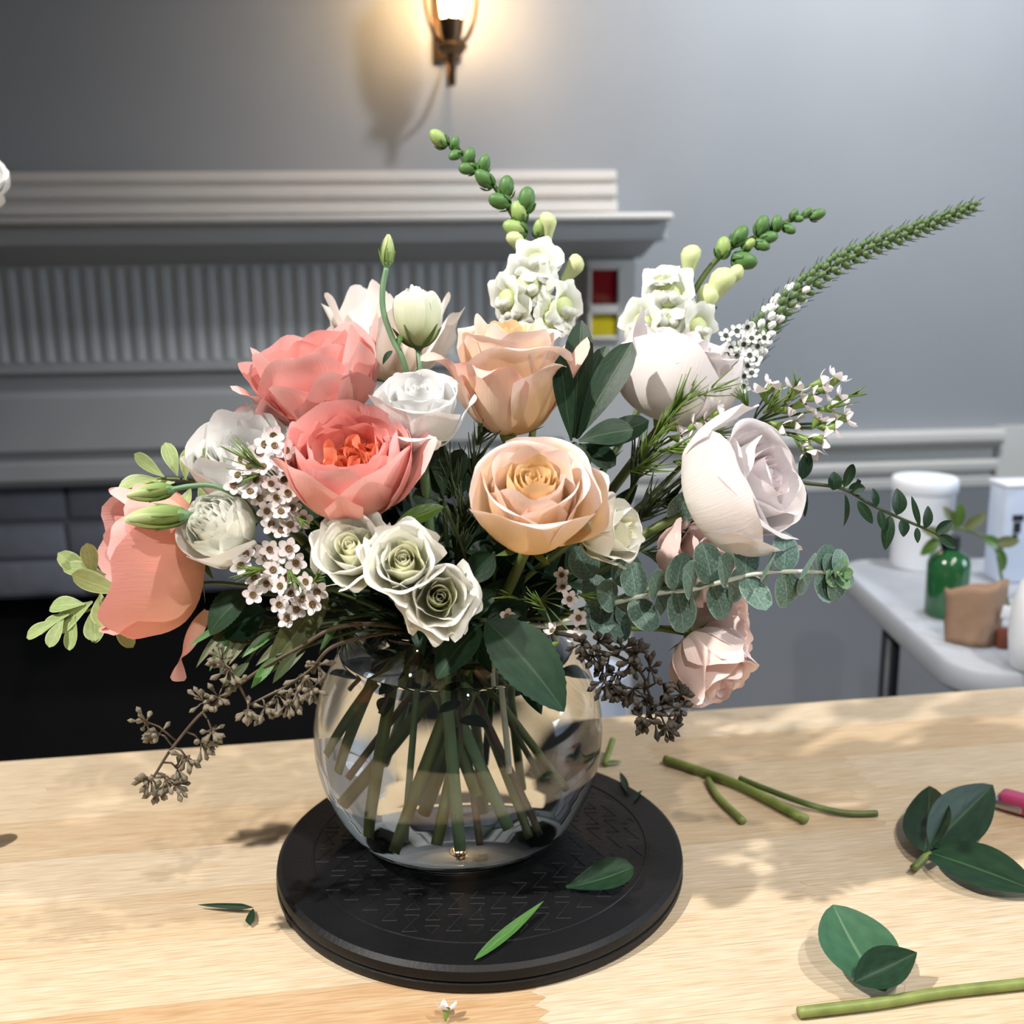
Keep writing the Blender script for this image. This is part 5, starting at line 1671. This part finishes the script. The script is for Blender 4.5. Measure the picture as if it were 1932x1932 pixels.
# ================================================================== trailing twig at the right
t = thing('trailing_twig', 'dark trailing twig with small curled leaves at the far right', 'foliage', Matrix.Translation(P(1523, 912, 0.70)))
pt = [(1400, 900), (1470, 905), (1523, 912), (1590, 922), (1642, 951), (1697, 977), (1758, 1003), (1775, 1015)]
wadd('stem', tube('stem', catmull([NECK + Vector((0.0, -0.01, -0.03)), NECK + Vector((0.03, 0.0, 0)), P(1200, 1040, 0.71)] + [P(x_, y_, 0.70) for x_, y_ in pt], 7), lambda q: pxm(5.0 - 2.5 * q, 0.70), 7), S_dark, t)
for i, (lx, ly, dx, dy, ln, wd, bn) in enumerate(((1512, 905, 0.2, 1, 60, 30, 0.2), (1516, 915, 0.0, -1, 62, 14, 0.5), (1572, 925, 0.1, 1, 36, 32, 0.4), (1592, 920, 0.4, 0.9, 60, 20, -1.2), (1600, 925, 1, 0.2, 34, 24, 0.4), (1605, 932, 0.7, 0.9, 62, 9, -2.2),
                                                  (1594, 932, 0.2, -1, 66, 12, 0.9), (1618, 945, 0.5, -0.8, 52, 20, 0.3), (1652, 958, -0.1, 1, 38, 18, 0.3), (1660, 962, 0.1, -0.9, 40, 16, 0.2), (1692, 972, 0.1, 1, 52, 34, 0.5), (1680, 972, -0.2, -1, 68, 24, 0.5),
                                                  (1700, 980, 0.2, -0.9, 34, 26, 0.4), (1735, 993, -0.3, 1, 60, 12, 0.3), (1745, 997, 0.2, 1, 44, 22, 0.4), (1730, 995, 0, -1, 30, 12, 0.2), (1765, 1005, 0.7, 0.5, 40, 22, 0.4), (1770, 1010, 0.9, -0.6, 44, 22, 0.4))):
    leaf_at(t, leaf_mesh('leaf', pxm(ln, 0.7), pxm(wd, 0.7), 'oval', bn, 0.3), L_dark, P(lx, ly, 0.699), V(dx, dy, 0.15), V(0.3 - 0.6 * (i % 2), 0.3, 1))

# ================================================================== single leaves and grasses round the bouquet
def lone(name, label, x0, y0, z0, x1, y1, z1, wd, mat, shape='oval', bend=0.3, fold=0.15, face=(0.1, 0.4, 1), serr=0.0, nv=14, group=None, smat=S_dark, foot_=True, wave=0.0):
    t_ = thing(name, label, 'leaf', Matrix.Translation(P(x0, y0, z0)), group)
    p0, p1 = P(x0, y0, z0), P(x1, y1, z1)
    leaf_at(t_, leaf_mesh('blade', (p1 - p0).length * (1 + 0.04 * abs(bend)), pxm(wd, (z0 + z1) / 2), shape, bend, fold, 8, nv, serr=serr, wave=wave), mat, p0, p1 - p0, V(*face), 1.0, 'blade')
    if foot_:
        stem(t_, p0 + (p0 - p1).normalized() * 0.001, (p1 - p0).normalized(), 0.0012, smat, short=True)
    return t_


lone('rose_leaf', 'large dark serrated rose leaf drooping over the front of the bowl', 918, 1172, 0.640, 1078, 1318, 0.612, 128, L_rose, 'oval', 0.5, 0.22, (0.45, 0.45, 1), 0.03, 30)
lone('rose_leaf', 'dark rose leaf tip hanging beside the large serrated leaf', 905, 1180, 0.648, 815, 1262, 0.628, 80, L_rose, 'oval', 0.6, 0.2, (-0.4, 0.5, 1), 0.03, 30)
lone('rose_leaf', 'glossy dark rose leaf under the sideways coral rose', 470, 1120, 0.660, 372, 1180, 0.650, 84, L_rose, 'oval', 0.7, 0.2, (-0.1, 0.9, 0.8), 0.03, 26)
lone('rose_leaf', 'second glossy dark leaf touching the lower waxflower sprig', 500, 1150, 0.664, 410, 1195, 0.655, 76, L_rose, 'oval', 0.5, 0.2, (0.2, 0.4, 1), 0.03, 26)
lone('ruscus_leaf', 'bright green pointed leaf between the coral and peach roses', 838, 956, 0.640, 736, 988, 0.630, 42, L_mid, 'oval', 0.4, 0.25, (0.1, 0.7, 0.8))
lone('ruscus_leaf', 'dark leaf with pale edge directly under the big peach rose', 930, 1045, 0.650, 880, 1096, 0.640, 56, L_rose, 'oval', 0.5, 0.2, (0.1, 0.3, 1))
lone('olive_leaf', 'long olive leaf slanting down left of the bowl mouth', 618, 1112, 0.655, 498, 1276, 0.632, 62, L_olive, 'lance', 0.35, 0.2, (0.3, 0.3, 1))
lone('olive_leaf', 'slim green leaf tip below the long olive leaf', 520, 1240, 0.642, 472, 1298, 0.634, 22, L_bright, 'lance', 0.2, 0.2, (0.2, 0.5, 1))
lone('rose_leaf', 'folded green sepal leaf behind the ivory trio', 800, 1060, 0.66, 770, 1165, 0.64, 34, L_bright, 'lance', 0.4, 0.3)
lone('rose_leaf', 'greyish leaf left of the forward lavender rose', 1270, 990, 0.70, 1300, 930, 0.68, 50, L_euc, 'oval', 0.4, 0.2)
lone('rose_leaf', 'small leaf tip below the serrated leaf inside the bowl', 985, 1270, 0.655, 1022, 1345, 0.640, 40, L_rose, 'lance', 0.2, 0.2, foot_=False)
lone('grass_leaf', 'thin dark blade arching out left behind the coral rose', 450, 795, 0.74, 372, 835, 0.735, 9, L_rose, 'needle', 0.9, 0.3, (0, 1, 0.3))
lone('grass_leaf', 'thin dark blade under the loose coral rose petal', 470, 800, 0.735, 425, 782, 0.73, 12, L_rose, 'needle', 0.3, 0.3, (0, 0.6, 1))
ORD = ('first', 'second', 'third', 'fourth', 'fifth', 'sixth', 'seventh', 'eighth', 'ninth', 'tenth')
TIPX = (366, 392, 412, 355, 430, 455, 480, 520, 540, 600)
for i, (x0, y0, x1, y1, wd) in enumerate(((430, 1180, 366, 1255, 16), (440, 1185, 392, 1262, 20), (450, 1190, 412, 1265, 22), (420, 1180, 355, 1215, 14), (470, 1195, 430, 1250, 18), (520, 1190, 455, 1235, 20), (560, 1195, 480, 1250, 22), (600, 1190, 520, 1240, 20), (590, 1200, 540, 1262, 16), (640, 1170, 600, 1230, 14))):
    lone('grass_leaf', 'narrow %s leaf fringing the bouquet left of the bowl, %s from the left' % ('green' if i % 2 else 'olive', ORD[sorted(TIPX).index(x1)]), x0, y0, 0.665, x1, y1, 0.650, wd, L_bright if i % 2 else L_olive, 'lance', 0.3, 0.3, (0.1, 0.6, 0.8), group='narrow filler leaves left of the bowl')

# ================================================================== leafy filler in the heart of the bouquet
fill = random.Random(99)
ANCHOR = ((662, 868, 'the forward coral rose'), (588, 712, 'the loose coral rose'), (292, 1052, 'the sideways coral rose'), (1004, 948, 'the big peach rose'), (962, 712, 'the tall peach rose'), (792, 768, 'the pure white bloom'),
          (460, 872, 'the large white rose'), (413, 992, 'the greenish-white ball bloom'), (738, 648, 'the cream rose'), (1400, 912, 'the forward lavender rose'), (1280, 706, 'the side-on lavender rose'), (1318, 1062, 'the blush rose'),
          (1340, 1256, 'the lowest blush rose'), (740, 1060, 'the ivory trio'), (1152, 1004, 'the sideways ivory rose'), (1110, 740, 'the pittosporum fan'), (1240, 1120, 'the silvery eucalyptus'), (530, 1090, 'the lower waxflower sprig'), (980, 1240, 'the serrated leaf'))
SEEN = {}


def filler_label(p):
    """names the bloom nearest to the branch's tip as seen"""
    d_ = p - CAM
    z_ = d_.dot(FW)
    x_, y_ = 966 + F * d_.dot(RT) / z_, 966 - F * d_.dot(UP) / z_
    a_ = min(ANCHOR, key=lambda q: (q[0] - x_) ** 2 + (q[1] - y_) ** 2)
    side_ = ('left of' if x_ < a_[0] else 'right of') if abs(x_ - a_[0]) > abs(y_ - a_[1]) else ('above' if y_ < a_[1] else 'below')
    dep = 'deep behind' if z_ > 0.73 else 'shaded'
    return 'dark green leafy branch, %s, %s %s' % (dep, side_, a_[2])


fl_me = [leaf_mesh('leaf', 0.042, 0.018, 'lance', 0.4, 0.2), leaf_mesh('leaf', 0.036, 0.022, 'oval', 0.5, 0.2), leaf_mesh('leaf', 0.046, 0.015, 'lance', -0.3, 0.25)]
for i in range(36):
    az = i * 2.399963
    el = math.radians(fill.uniform(12, 72))
    d = Vector((math.cos(az) * math.cos(el), math.sin(az) * math.cos(el), math.sin(el)))
    ln = fill.uniform(0.085, 0.12) + 0.03 * abs(math.cos(az)) * math.cos(el)
    if d.y < -0.2:
        ln *= 0.62
    root = NECK + Vector((d.x, d.y, 0)) * 0.02
    tipp = root + d * ln
    t = thing('ruscus_branch', filler_label(tipp), 'foliage', Matrix.Translation(root), 'leafy filler branches')
    cl_ = catmull([root, root.lerp(tipp, 0.5) + Vector((0, 0, 0.008)), tipp], 8)
    e = Vector((BX, BY, BZ)) + Vector((-d.x * 0.06 + fill.uniform(-0.02, 0.02), -d.y * 0.05 + fill.uniform(-0.02, 0.02), fill.uniform(0.03, 0.07)))
    wadd('stem', tube('stem', catmull(([e, root.lerp(e, 0.3)] if i % 9 == 0 else [root - d * 0.012]) + [root, root.lerp(tipp, 0.5) + Vector((0, 0, 0.008)), tipp], 7), lambda q: 0.0022 - 0.001 * q, 7), S_dark if i % 3 else S_brown, t)
    for k_ in range(10):
        q = 0.12 + 0.86 * k_ / 9
        p = cl_[int(q * (len(cl_) - 1))]
        rnd = Vector((fill.gauss(0, 1), fill.gauss(0, 1), fill.gauss(0, 1))).normalized()
        leaf_at(t, fl_me[fill.randrange(3)], L_dark if fill.random() < 0.7 else L_rose, p, (d * 0.5 + rnd), (d + Vector((0, 0, 0.6)) + rnd.cross(d) * 0.5), fill.uniform(0.8, 1.15))

# leaves crowding the bowl's mouth and just under the water line
nk_r = random.Random(55)
for i in range(7):
    az = i * 2 * math.pi / 7 + 0.3
    root = NECK + Vector((math.cos(az) * 0.012, math.sin(az) * 0.012, 0.01))
    t = thing('ruscus_branch', 'dark leafy twig crowding the mouth of the glass bowl', 'foliage', Matrix.Translation(root), 'leafy twigs in the bowl mouth')
    end_ = Vector((BX + math.cos(az) * 0.062, BY + math.sin(az) * 0.062, BZ + nk_r.uniform(0.10, 0.125)))
    cl_ = catmull([root, root.lerp(end_, 0.5) + Vector((0, 0, 0.004)), end_], 8)
    wadd('stem', tube('stem', cl_, 0.0014, 6), S_brown, t)
    for k_ in range(7):
        p = cl_[2 + 2 * k_]
        rnd = Vector((nk_r.gauss(0, 1), nk_r.gauss(0, 1), nk_r.gauss(0, 0.5))).normalized()
        leaf_at(t, fl_me[k_ % 3], L_dark, p, rnd + Vector((math.cos(az), math.sin(az), 0)) * 0.3, Vector((rnd.x * 0.3, rnd.y * 0.3 - 0.4, 1)), 0.62)
# ================================================================== cuttings on the table and turntable
ZT = T + 0.0004
L_cut = leaf_mat('cut_leaf_green', '#2f5a40', '#3f6b4c', '#6f9270', 0.5)
ZD = T + DT + 0.0008


def lying(name, label, cat, pts, rad, mat, group=None, parent=None, z=ZT, lift=None):
    pp = []
    for i, (x_, y_) in enumerate(pts):
        p = on_z(x_, y_, z)
        p.z = z + rad + (lift[i] if lift else 0)
        pp.append(p)
    m_ = tube(name, catmull(pp, 8), rad, 8)
    if parent:
        return wadd(name, m_, mat, parent)
    o = add(name, m_, mat)
    return tag(o, label, cat, group)


def flat_leaf(t, x0, y0, x1, y1, wd, mat, z=ZT, shape='oval', bend=0.3, fold=0.2, tilt=(0, 0, 1), lift=0.001, name='leaf'):
    p0, p1 = on_z(x0, y0, z), on_z(x1, y1, z)
    p0.z += lift
    p1.z += lift
    return leaf_at(t, leaf_mesh(name, (p1 - p0).length, wd, shape, bend, fold, 8, 14), mat, p0, p1 - p0, Vector(tilt), 1.0, name)


# green stem pieces right of the turntable
t = thing('stem_cutting', 'long forked green stem cutting lying right behind the turntable', 'plant cutting', Matrix.Translation(on_z(1400, 1480, T)), 'cuttings on the table')
lying('stem', '', '', [(1254, 1440), (1320, 1462), (1400, 1492), (1520, 1555)], 0.0040, S_cut, parent=t)
lying('side_shoot', '', '', [(1395, 1482), (1470, 1512), (1540, 1532), (1600, 1540), (1655, 1540)], 0.0026, S_green, parent=t, lift=[0.004, 0.004, 0.002, 0, 0])
lying('side_shoot', '', '', [(1335, 1476), (1355, 1510), (1402, 1556)], 0.0030, S_cut, parent=t)
t = thing('stem_cutting', 'small green stem tip poking out behind the bowl', 'plant cutting', Matrix.Translation(on_z(1150, 1445, T)), 'cuttings on the table')
flat_leaf(t, 1145, 1448, 1175, 1440, 0.006, L_bright, shape='lance', lift=0.004)
lying('stem', '', '', [(1140, 1448), (1156, 1424)], 0.003, S_cut, parent=t, lift=[0, 0.012])
t = thing('leaf_cutting', 'dark three-lobed leaf spray at the right edge of the table', 'plant cutting', Matrix.Translation(on_z(1735, 1630, T)), 'cuttings on the table')
flat_leaf(t, 1742, 1635, 1760, 1535, 0.036, L_dark, bend=-0.3, tilt=(-0.5, -0.4, 0.8), lift=0.012)
flat_leaf(t, 1752, 1630, 1850, 1532, 0.040, L_dark, bend=-0.3, tilt=(0.2, -0.5, 0.8), lift=0.014)
flat_leaf(t, 1748, 1630, 1960, 1700, 0.048, L_dark, bend=0.1, tilt=(0, -0.2, 1), lift=0.010)
lying('stem', '', '', [(1722, 1650), (1752, 1630)], 0.0028, S_green, parent=t, lift=[0.002, 0.006])
t = thing('leaf_cutting', 'curled mid-green leaf resting near the bottom right corner', 'plant cutting', Matrix.Translation(on_z(1610, 1850, T)), 'cuttings on the table')
flat_leaf(t, 1668, 1900, 1566, 1770, 0.048, L_cut, bend=-0.5, fold=0.3, tilt=(0.1, -0.75, 0.7), lift=0.010, shape='oval')
flat_leaf(t, 1608, 1892, 1716, 1846, 0.024, L_rose, bend=-0.4, fold=0.5, tilt=(0, -0.6, 0.8), lift=0.014, shape='lance')
lying('stem_cutting', 'bare straight green stem lying along the bottom right edge', 'plant cutting', [(1506, 1920), (1650, 1903), (1780, 1882), (1960, 1862)], 0.0034, S_cut, 'cuttings on the table')
t = thing('grass_clipping', 'bent dark green blade clipping left of the turntable', 'plant cutting', Matrix.Translation(on_z(430, 1725, T)), 'cuttings on the table')
flat_leaf(t, 480, 1722, 372, 1716, 0.0042, L_rose, shape='needle', bend=0.05, fold=0.4, tilt=(0, -0.7, 0.7), lift=0.004, name='blade')
flat_leaf(t, 470, 1752, 478, 1720, 0.0060, L_rose, shape='needle', bend=0.05, fold=0.2, tilt=(0, -0.3, 1), lift=0.003, name='blade')
t = thing('fallen_blossom', 'single fallen pink-white waxflower blossom at the bottom edge', 'flower', Matrix.Translation(on_z(843, 1925, T)))
fb_p = on_z(843, 1925, T)
fb_p.z = T + 0.0072
w = frame(fb_p, V(0.06, 1.0, -0.25), 0.2, 0.0068)
o = add('blossom', blossom_me2, PM['wax'], t, w)
add('eye', eye_me, S_eye, o, w)
add('calyx', cup_me, S_calyx, o, w)
# on the turntable
t = thing('fallen_leaf', 'dark rounded fallen leaf on the right half of the turntable', 'leaf', Matrix.Translation(on_z(1130, 1665, ZD)), 'leaves fallen on the turntable')
flat_leaf(t, 1068, 1682, 1196, 1660, 0.027, L_dark, ZD, 'obov', -0.35, 0.25, (0, -0.25, 1), 0.003, 'blade')
t = thing('fallen_leaf', 'narrow bright green blade lying at the front of the turntable', 'leaf', Matrix.Translation(on_z(950, 1765, ZD)), 'leaves fallen on the turntable')
flat_leaf(t, 894, 1816, 1024, 1714, 0.0075, L_bright, ZD, 'lance', -0.15, 0.3, (0.2, -0.2, 1), 0.0015, 'blade')
t = thing('fallen_leaf', 'thin dark clipping at the rear right rim of the turntable', 'leaf', Matrix.Translation(on_z(1178, 1475, ZD)), 'leaves fallen on the turntable')
flat_leaf(t, 1184, 1500, 1170, 1456, 0.006, L_rose, ZD, 'lance', 0.1, 0.3, (0, -0.3, 1), 0.002, 'blade')
t = thing('fallen_leaf', 'tiny dark clipping beside the rear rim of the turntable', 'leaf', Matrix.Translation(on_z(1200, 1505, ZD)), 'leaves fallen on the turntable')
flat_leaf(t, 1194, 1514, 1212, 1490, 0.003, L_rose, ZD, 'needle', 0.1, 0.3, (0, -0.3, 1), 0.001, 'blade')

# pink-handled florist knife at the right edge
M_pink = plain('pink_handle', '#b03a68', '#c04a78', 0.35, 30.0)
M_steel = plain('blade_steel', '#9a9ca0', '#b4b6ba', 0.3, 30.0, metal=0.9)
k0, k1 = on_z(1884, 1522, T), on_z(2050, 1568, T)
kd = (k1 - k0)
kw = Matrix.Translation((k0.x, k0.y, T + 0.0004)) @ Matrix.Rotation(math.atan2(kd.y, kd.x), 4, 'Z')
t = thing('florist_knife', 'pink-handled florist knife at the right edge of the table', 'knife', kw)
add('handle', box('handle', 0.0, 0.095, -0.009, 0.009, 0.0, 0.015, 0.0045, 3), M_pink, t, kw)
add('handle_plate', box('handle_plate', -0.003, 0.02, -0.0095, 0.0095, 0.002, 0.009, 0.002), M_steel, t, kw)
add('blade', box('blade', 0.09, 0.16, -0.007, 0.007, 0.006, 0.0085, 0.0008), M_steel, t, kw)
# dark small jar at the extreme left
p = on_z(-40, 1600, T)
w = Matrix.Translation((p.x, p.y, T + 0.0004))
M_jar = plain('dark_jar', '#25201d', '#302a26', 0.4, 20.0)
t = thing('dark_jar', 'dark jar only just showing at the left edge of the table', 'jar', w)
add('body', lathe('body', [(0, 0), (0.0095, 0), (0.011, 0.002), (0.011, 0.024), (0.009, 0.027), (0, 0.027)], 24), M_jar, t, w)
add('lid', lathe('lid', [(0, 0.0271), (0.0095, 0.0271), (0.0098, 0.030), (0.009, 0.033), (0, 0.033)], 24), M_jar, t, w)
# another white bloom reaching in at the far left, standing in its own vase on the table
p = P(-64, 345, 0.95)
ax = V(0.5, 0.6, 0.5)
wf = frame(p - ax * 0.03, ax)
t = thing('white_hydrangea', 'white bloom of another arrangement peeking in at the left edge', 'flower', wf)
rs = random.Random(4)
garden_rose(t, 0.030, 0.06, 91, PM['white_green'], PM['white'], PM['white'], 10, 8, 7, 0.95, 1.15)
sepals(t, 0.03, S_sepal)
vb = Vector((p.x - 0.10, p.y + 0.02, T))
wadd('stem', tube('stem', catmull([p - ax * 0.035, Vector((p.x - 0.06, p.y + 0.01, 1.15)), vb + Vector((0, 0, 0.15)), vb + Vector((0.0, 0, 0.01))], 8), 0.003, 8), S_green, t)
wv = Matrix.Translation(vb + Vector((0, 0, 0.0004)))
t = thing('white_bud_vase', 'white ceramic vase standing beyond the left edge', 'vase', wv)
add('body', lathe('body', [(0, 0), (0.035, 0), (0.04, 0.004), (0.045, 0.06), (0.03, 0.12), (0.02, 0.16), (0.023, 0.18), (0.020, 0.18), (0.017, 0.16), (0.026, 0.12), (0.04, 0.06), (0.034, 0.008), (0, 0.006)], 32), M_plastic_white, t, wv)

# ================================================================== folding side table at the right with its supplies
ZS = 0.740
fa = on_z(1612, 1100, ZS)
fx0 = fa.x - 0.005
y_f, y_b = on_z(1860, 1272, ZS).y, on_z(1640, 1054, ZS).y
FT = Matrix.Translation((fx0, y_f, 0)) @ Matrix.Rotation(math.radians(-1.5), 4, 'Z')
side = thing('folding_table', 'white plastic folding table with dark metal legs against the right wall', 'table', FT)
wd_, dp_ = 0.75, y_b - y_f
r_ = 0.07
ol = []
for cx_, cy_, a0 in ((r_, r_, 180), (wd_ - r_, r_, 270), (wd_ - r_, dp_ - r_, 0), (r_, dp_ - r_, 90)):
    for k_ in range(9):
        a_ = math.radians(a0 + 90 * k_ / 8)
        ol.append((cx_ + r_ * math.cos(a_), cy_ + r_ * math.sin(a_)))


def slab(name, outline, z0, z1, inset):
    n_ = len(outline)
    cx_ = sum(p_[0] for p_ in outline) / n_
    cy_ = sum(p_[1] for p_ in outline) / n_
    rings = []
    for (dz, s_) in ((z0, inset), (z0 + 0.004, 0), (z1 - 0.004, 0), (z1, inset)):
        rings.append([(p_[0] + (cx_ - p_[0]) * s_, p_[1] + (cy_ - p_[1]) * s_, dz) for p_ in outline])
    V_ = [p_ for r in rings for p_ in r]
    F_ = []
    for j in range(3):
        for i in range(n_):
            F_.append((j * n_ + i, j * n_ + (i + 1) % n_, (j + 1) * n_ + (i + 1) % n_, (j + 1) * n_ + i))
    F_ += [tuple(reversed(range(n_))), tuple(range(3 * n_, 4 * n_))]
    me = mesh(name, V_, F_)
    me.set_sharp_from_angle(angle=math.radians(50))
    return me


add('table_top', slab('table_top', ol, ZS - 0.034, ZS, 0.008), M_table_plastic, side)
for (lx, ly) in ((0.055, 0.10), (0.055, dp_ - 0.14), (wd_ - 0.14, 0.10), (wd_ - 0.14, dp_ - 0.14)):
    add('leg', tube('leg', [(lx, ly, 0.0), (lx, ly, ZS - 0.0345)], 0.014, 12), M_black_metal, side)
for lx in (0.055, wd_ - 0.14):
    add('leg_brace', tube('leg_brace', [(lx, 0.114, 0.25), (lx, dp_ - 0.154, 0.25)], 0.010, 10), M_black_metal, side)
    add('leg_brace', tube('leg_brace', [(lx, 0.114, ZS - 0.06), (lx, dp_ - 0.154, ZS - 0.06)], 0.010, 10), M_black_metal, side)


def stand(px, py, z=ZS):
    p_ = on_z(px, py, z)
    return Matrix.Translation((p_.x, p_.y, z + 0.0004)), (p_ - CAM).dot(FW)


w, zd = stand(1734, 1066)
kk = zd / F
t = thing('plastic_tub', 'tall white plastic tub with a rim lid at the back of the folding table', 'tub', w)
add('body', lathe('body', [(0, 0), (50 * kk, 0), (52 * kk, 4 * kk), (55 * kk, 140 * kk), (53 * kk, 142 * kk), (0, 142 * kk)], 40, sharp=40), M_plastic_white, t, w)
add('lid', lathe('lid', [(0, 142.2 * kk), (57 * kk, 142.2 * kk), (59 * kk, 146 * kk), (59 * kk, 164 * kk), (56 * kk, 168 * kk), (0, 168 * kk)], 40, sharp=40), M_plastic_white, t, w)

w, zd = stand(1783, 1160)
kk = zd / F
M_green_glass = plain('green_bottle_glass', '#1d4a2c', '#2c6a3c', 0.12, 6.0, spec=0.8)
M_cap = plain('black_cap', '#17191d', '#202228', 0.4, 20.0)
t = thing('green_bottle', 'green glass bottle with black cap on the folding table', 'bottle', w)
add('body', lathe('body', [(0, 0), (34 * kk, 0), (38 * kk, 4 * kk), (38 * kk, 100 * kk), (34 * kk, 114 * kk), (18 * kk, 124 * kk), (14 * kk, 130 * kk), (0, 130 * kk)], 32), M_green_glass, t, w)
add('cap', lathe('cap', [(0, 130.2 * kk), (17 * kk, 130.2 * kk), (18 * kk, 132 * kk), (17 * kk, 152 * kk), (0, 153 * kk)], 24, sharp=40), M_cap, t, w)
t = thing('leafy_cutting', 'yellow-green leafy cutting leaning over the green bottle', 'foliage', w)
top = w @ Vector((0, 0, 155 * kk))
wadd('stem', tube('stem', catmull([top + Vector((-0.02, -0.012, 0.0)), top + Vector((0.0, -0.014, 0.012)), top + Vector((0.05, -0.01, -0.01)), w @ Vector((0.062, -0.02, 0.055)), w @ Vector((0.075, -0.03, 0.002))], 6), 0.002, 6), S_green, t)
for i, (dx, dz, vx, vz) in enumerate(((-0.02, 0.0, -0.6, -0.5), (-0.015, 0.0, -0.8, 0.4), (0.0, 0.012, 0.1, 1), (0.01, 0.01, 0.8, 0.7), (0.035, 0.0, 0.8, -0.4), (0.05, -0.01, 0.9, 0.2), (0.055, -0.015, 0.4, -0.9), (0.0, 0.012, -0.5, 0.9))):
    leaf_at(t, leaf_mesh('leaf', 0.035, 0.016, 'oval', 0.5, 0.2), L_olive if i % 2 else L_mid, top + Vector((dx, -0.014, dz)), Vector((vx, -0.2, vz)), Vector((0.1, -1, 0.5)))

w, zd = stand(1838, 1212)
kk = zd / F
M_kraft = plain('kraft_paper', '#8a6f5a', '#957a64', 0.85, 30.0, bump=0.2)
M_brown = plain('brown_card_core', '#5d2d1c', '#6b3825', 0.8, 30.0)
t = thing('kraft_roll', 'crumpled sheet of brown kraft paper wrapped upright on the folding table', 'paper', w)
rs = random.Random(8)
vv, ff = [], []
for j in range(9):
    for i in range(25):
        a_ = math.radians(-200 + 330 * i / 24)
        rr = (50 + 6 * math.sin(3 * a_) + rs.uniform(-2, 2)) * kk * (1 + 0.10 * j / 8)
        hgt = j / 8 * (112 + 12 * math.sin(a_ + 2.4) + 3 * math.sin(5 * a_)) * kk
        vv.append((rr * math.cos(a_), rr * math.sin(a_) * 0.6, hgt))
for j in range(8):
    for i in range(24):
        c_ = j * 25 + i
        ff.append((c_, c_ + 1, c_ + 26, c_ + 25))
pp_ = add('paper_sheet', mesh('paper_sheet', vv, ff), M_kraft, t, w)
md = pp_.modifiers.new('thickness', 'SOLIDIFY')
md.thickness = 0.0012
add('paper_roll_core', lathe('paper_roll_core', [(0.0, 0.0), (12 * kk, 0.0), (13 * kk, 3 * kk), (13 * kk, 34 * kk), (9 * kk, 36 * kk), (0, 36 * kk)], 20), M_brown, t, w @ Matrix.Translation((40 * kk, -30 * kk, 0)))
add('paper_tag', box('paper_tag', 20 * kk, 66 * kk, -34 * kk, -32 * kk, 62 * kk, 86 * kk, 0.001), M_plastic_white, t, w @ Matrix.Rotation(0.15, 4, 'Y'))

w, zd = stand(1915, 1092)
kk = zd / F
M_blue = plain('bluish_carton', '#b9c6dc', '#c6d2e4', 0.5, 12.0)
t = thing('pale_blue_carton', 'pale blue-white carton with dark print at the right edge', 'carton', w)
add('body', box('body', -48 * kk, 52 * kk, -30 * kk, 30 * kk, 0, 180 * kk, 0.003), M_blue, t, w @ Matrix.Rotation(0.06, 4, 'Z'))
add('lid_flap', box('lid_flap', -50 * kk, 54 * kk, -32 * kk, 32 * kk, 180.2 * kk, 188 * kk, 0.002), M_plastic_white, t, w @ Matrix.Rotation(0.06, 4, 'Z'))
for (x0, x1, z0, z1) in ((-33, -12, 118, 130), (-30, -16, 96, 116), (-31, -20, 86, 94), (-8, 20, 118, 126)):
    pr = add('print_mark', box('print_mark', x0 * kk, x1 * kk, -30.8 * kk, -30 * kk, z0 * kk, z1 * kk), M_cap, t, w @ Matrix.Rotation(0.06, 4, 'Z'))

w, zd = stand(1960, 1262)
kk = zd / F
t = thing('white_jug', 'big white rounded jug cut off by the right picture edge', 'jug', w)
add('body', lathe('body', [(0, 0), (44 * kk, 0), (52 * kk, 6 * kk), (58 * kk, 60 * kk), (56 * kk, 120 * kk), (44 * kk, 168 * kk), (26 * kk, 190 * kk), (22 * kk, 204 * kk), (0, 204 * kk)], 36), M_plastic_white, t, w)
add('cap', lathe('cap', [(0, 204.2 * kk), (25 * kk, 204.2 * kk), (25 * kk, 222 * kk), (22 * kk, 225 * kk), (0, 225 * kk)], 24, sharp=40), M_plastic_white, t, w)

# pale bucket on the floor behind the work table, a sliver of it shows right of the bowl
w = Matrix.Translation((P(1116, 1300, 1.5).x, P(1116, 1300, 1.5).y, 0.0004))
t = thing('white_bucket', 'pale bucket behind the table, just right of the bowl', 'bucket', w)
hb_ = P(1163, 1262, 1.5).z
add('body', lathe('body', [(0, 0), (0.040, 0), (0.044, 0.01), (0.050, hb_ - 0.02), (0.053, hb_ - 0.018), (0.053, hb_), (0.050, hb_), (0.047, hb_ - 0.02), (0.04, 0.02), (0, 0.018)], 36, sharp=50), M_blue, t, w)
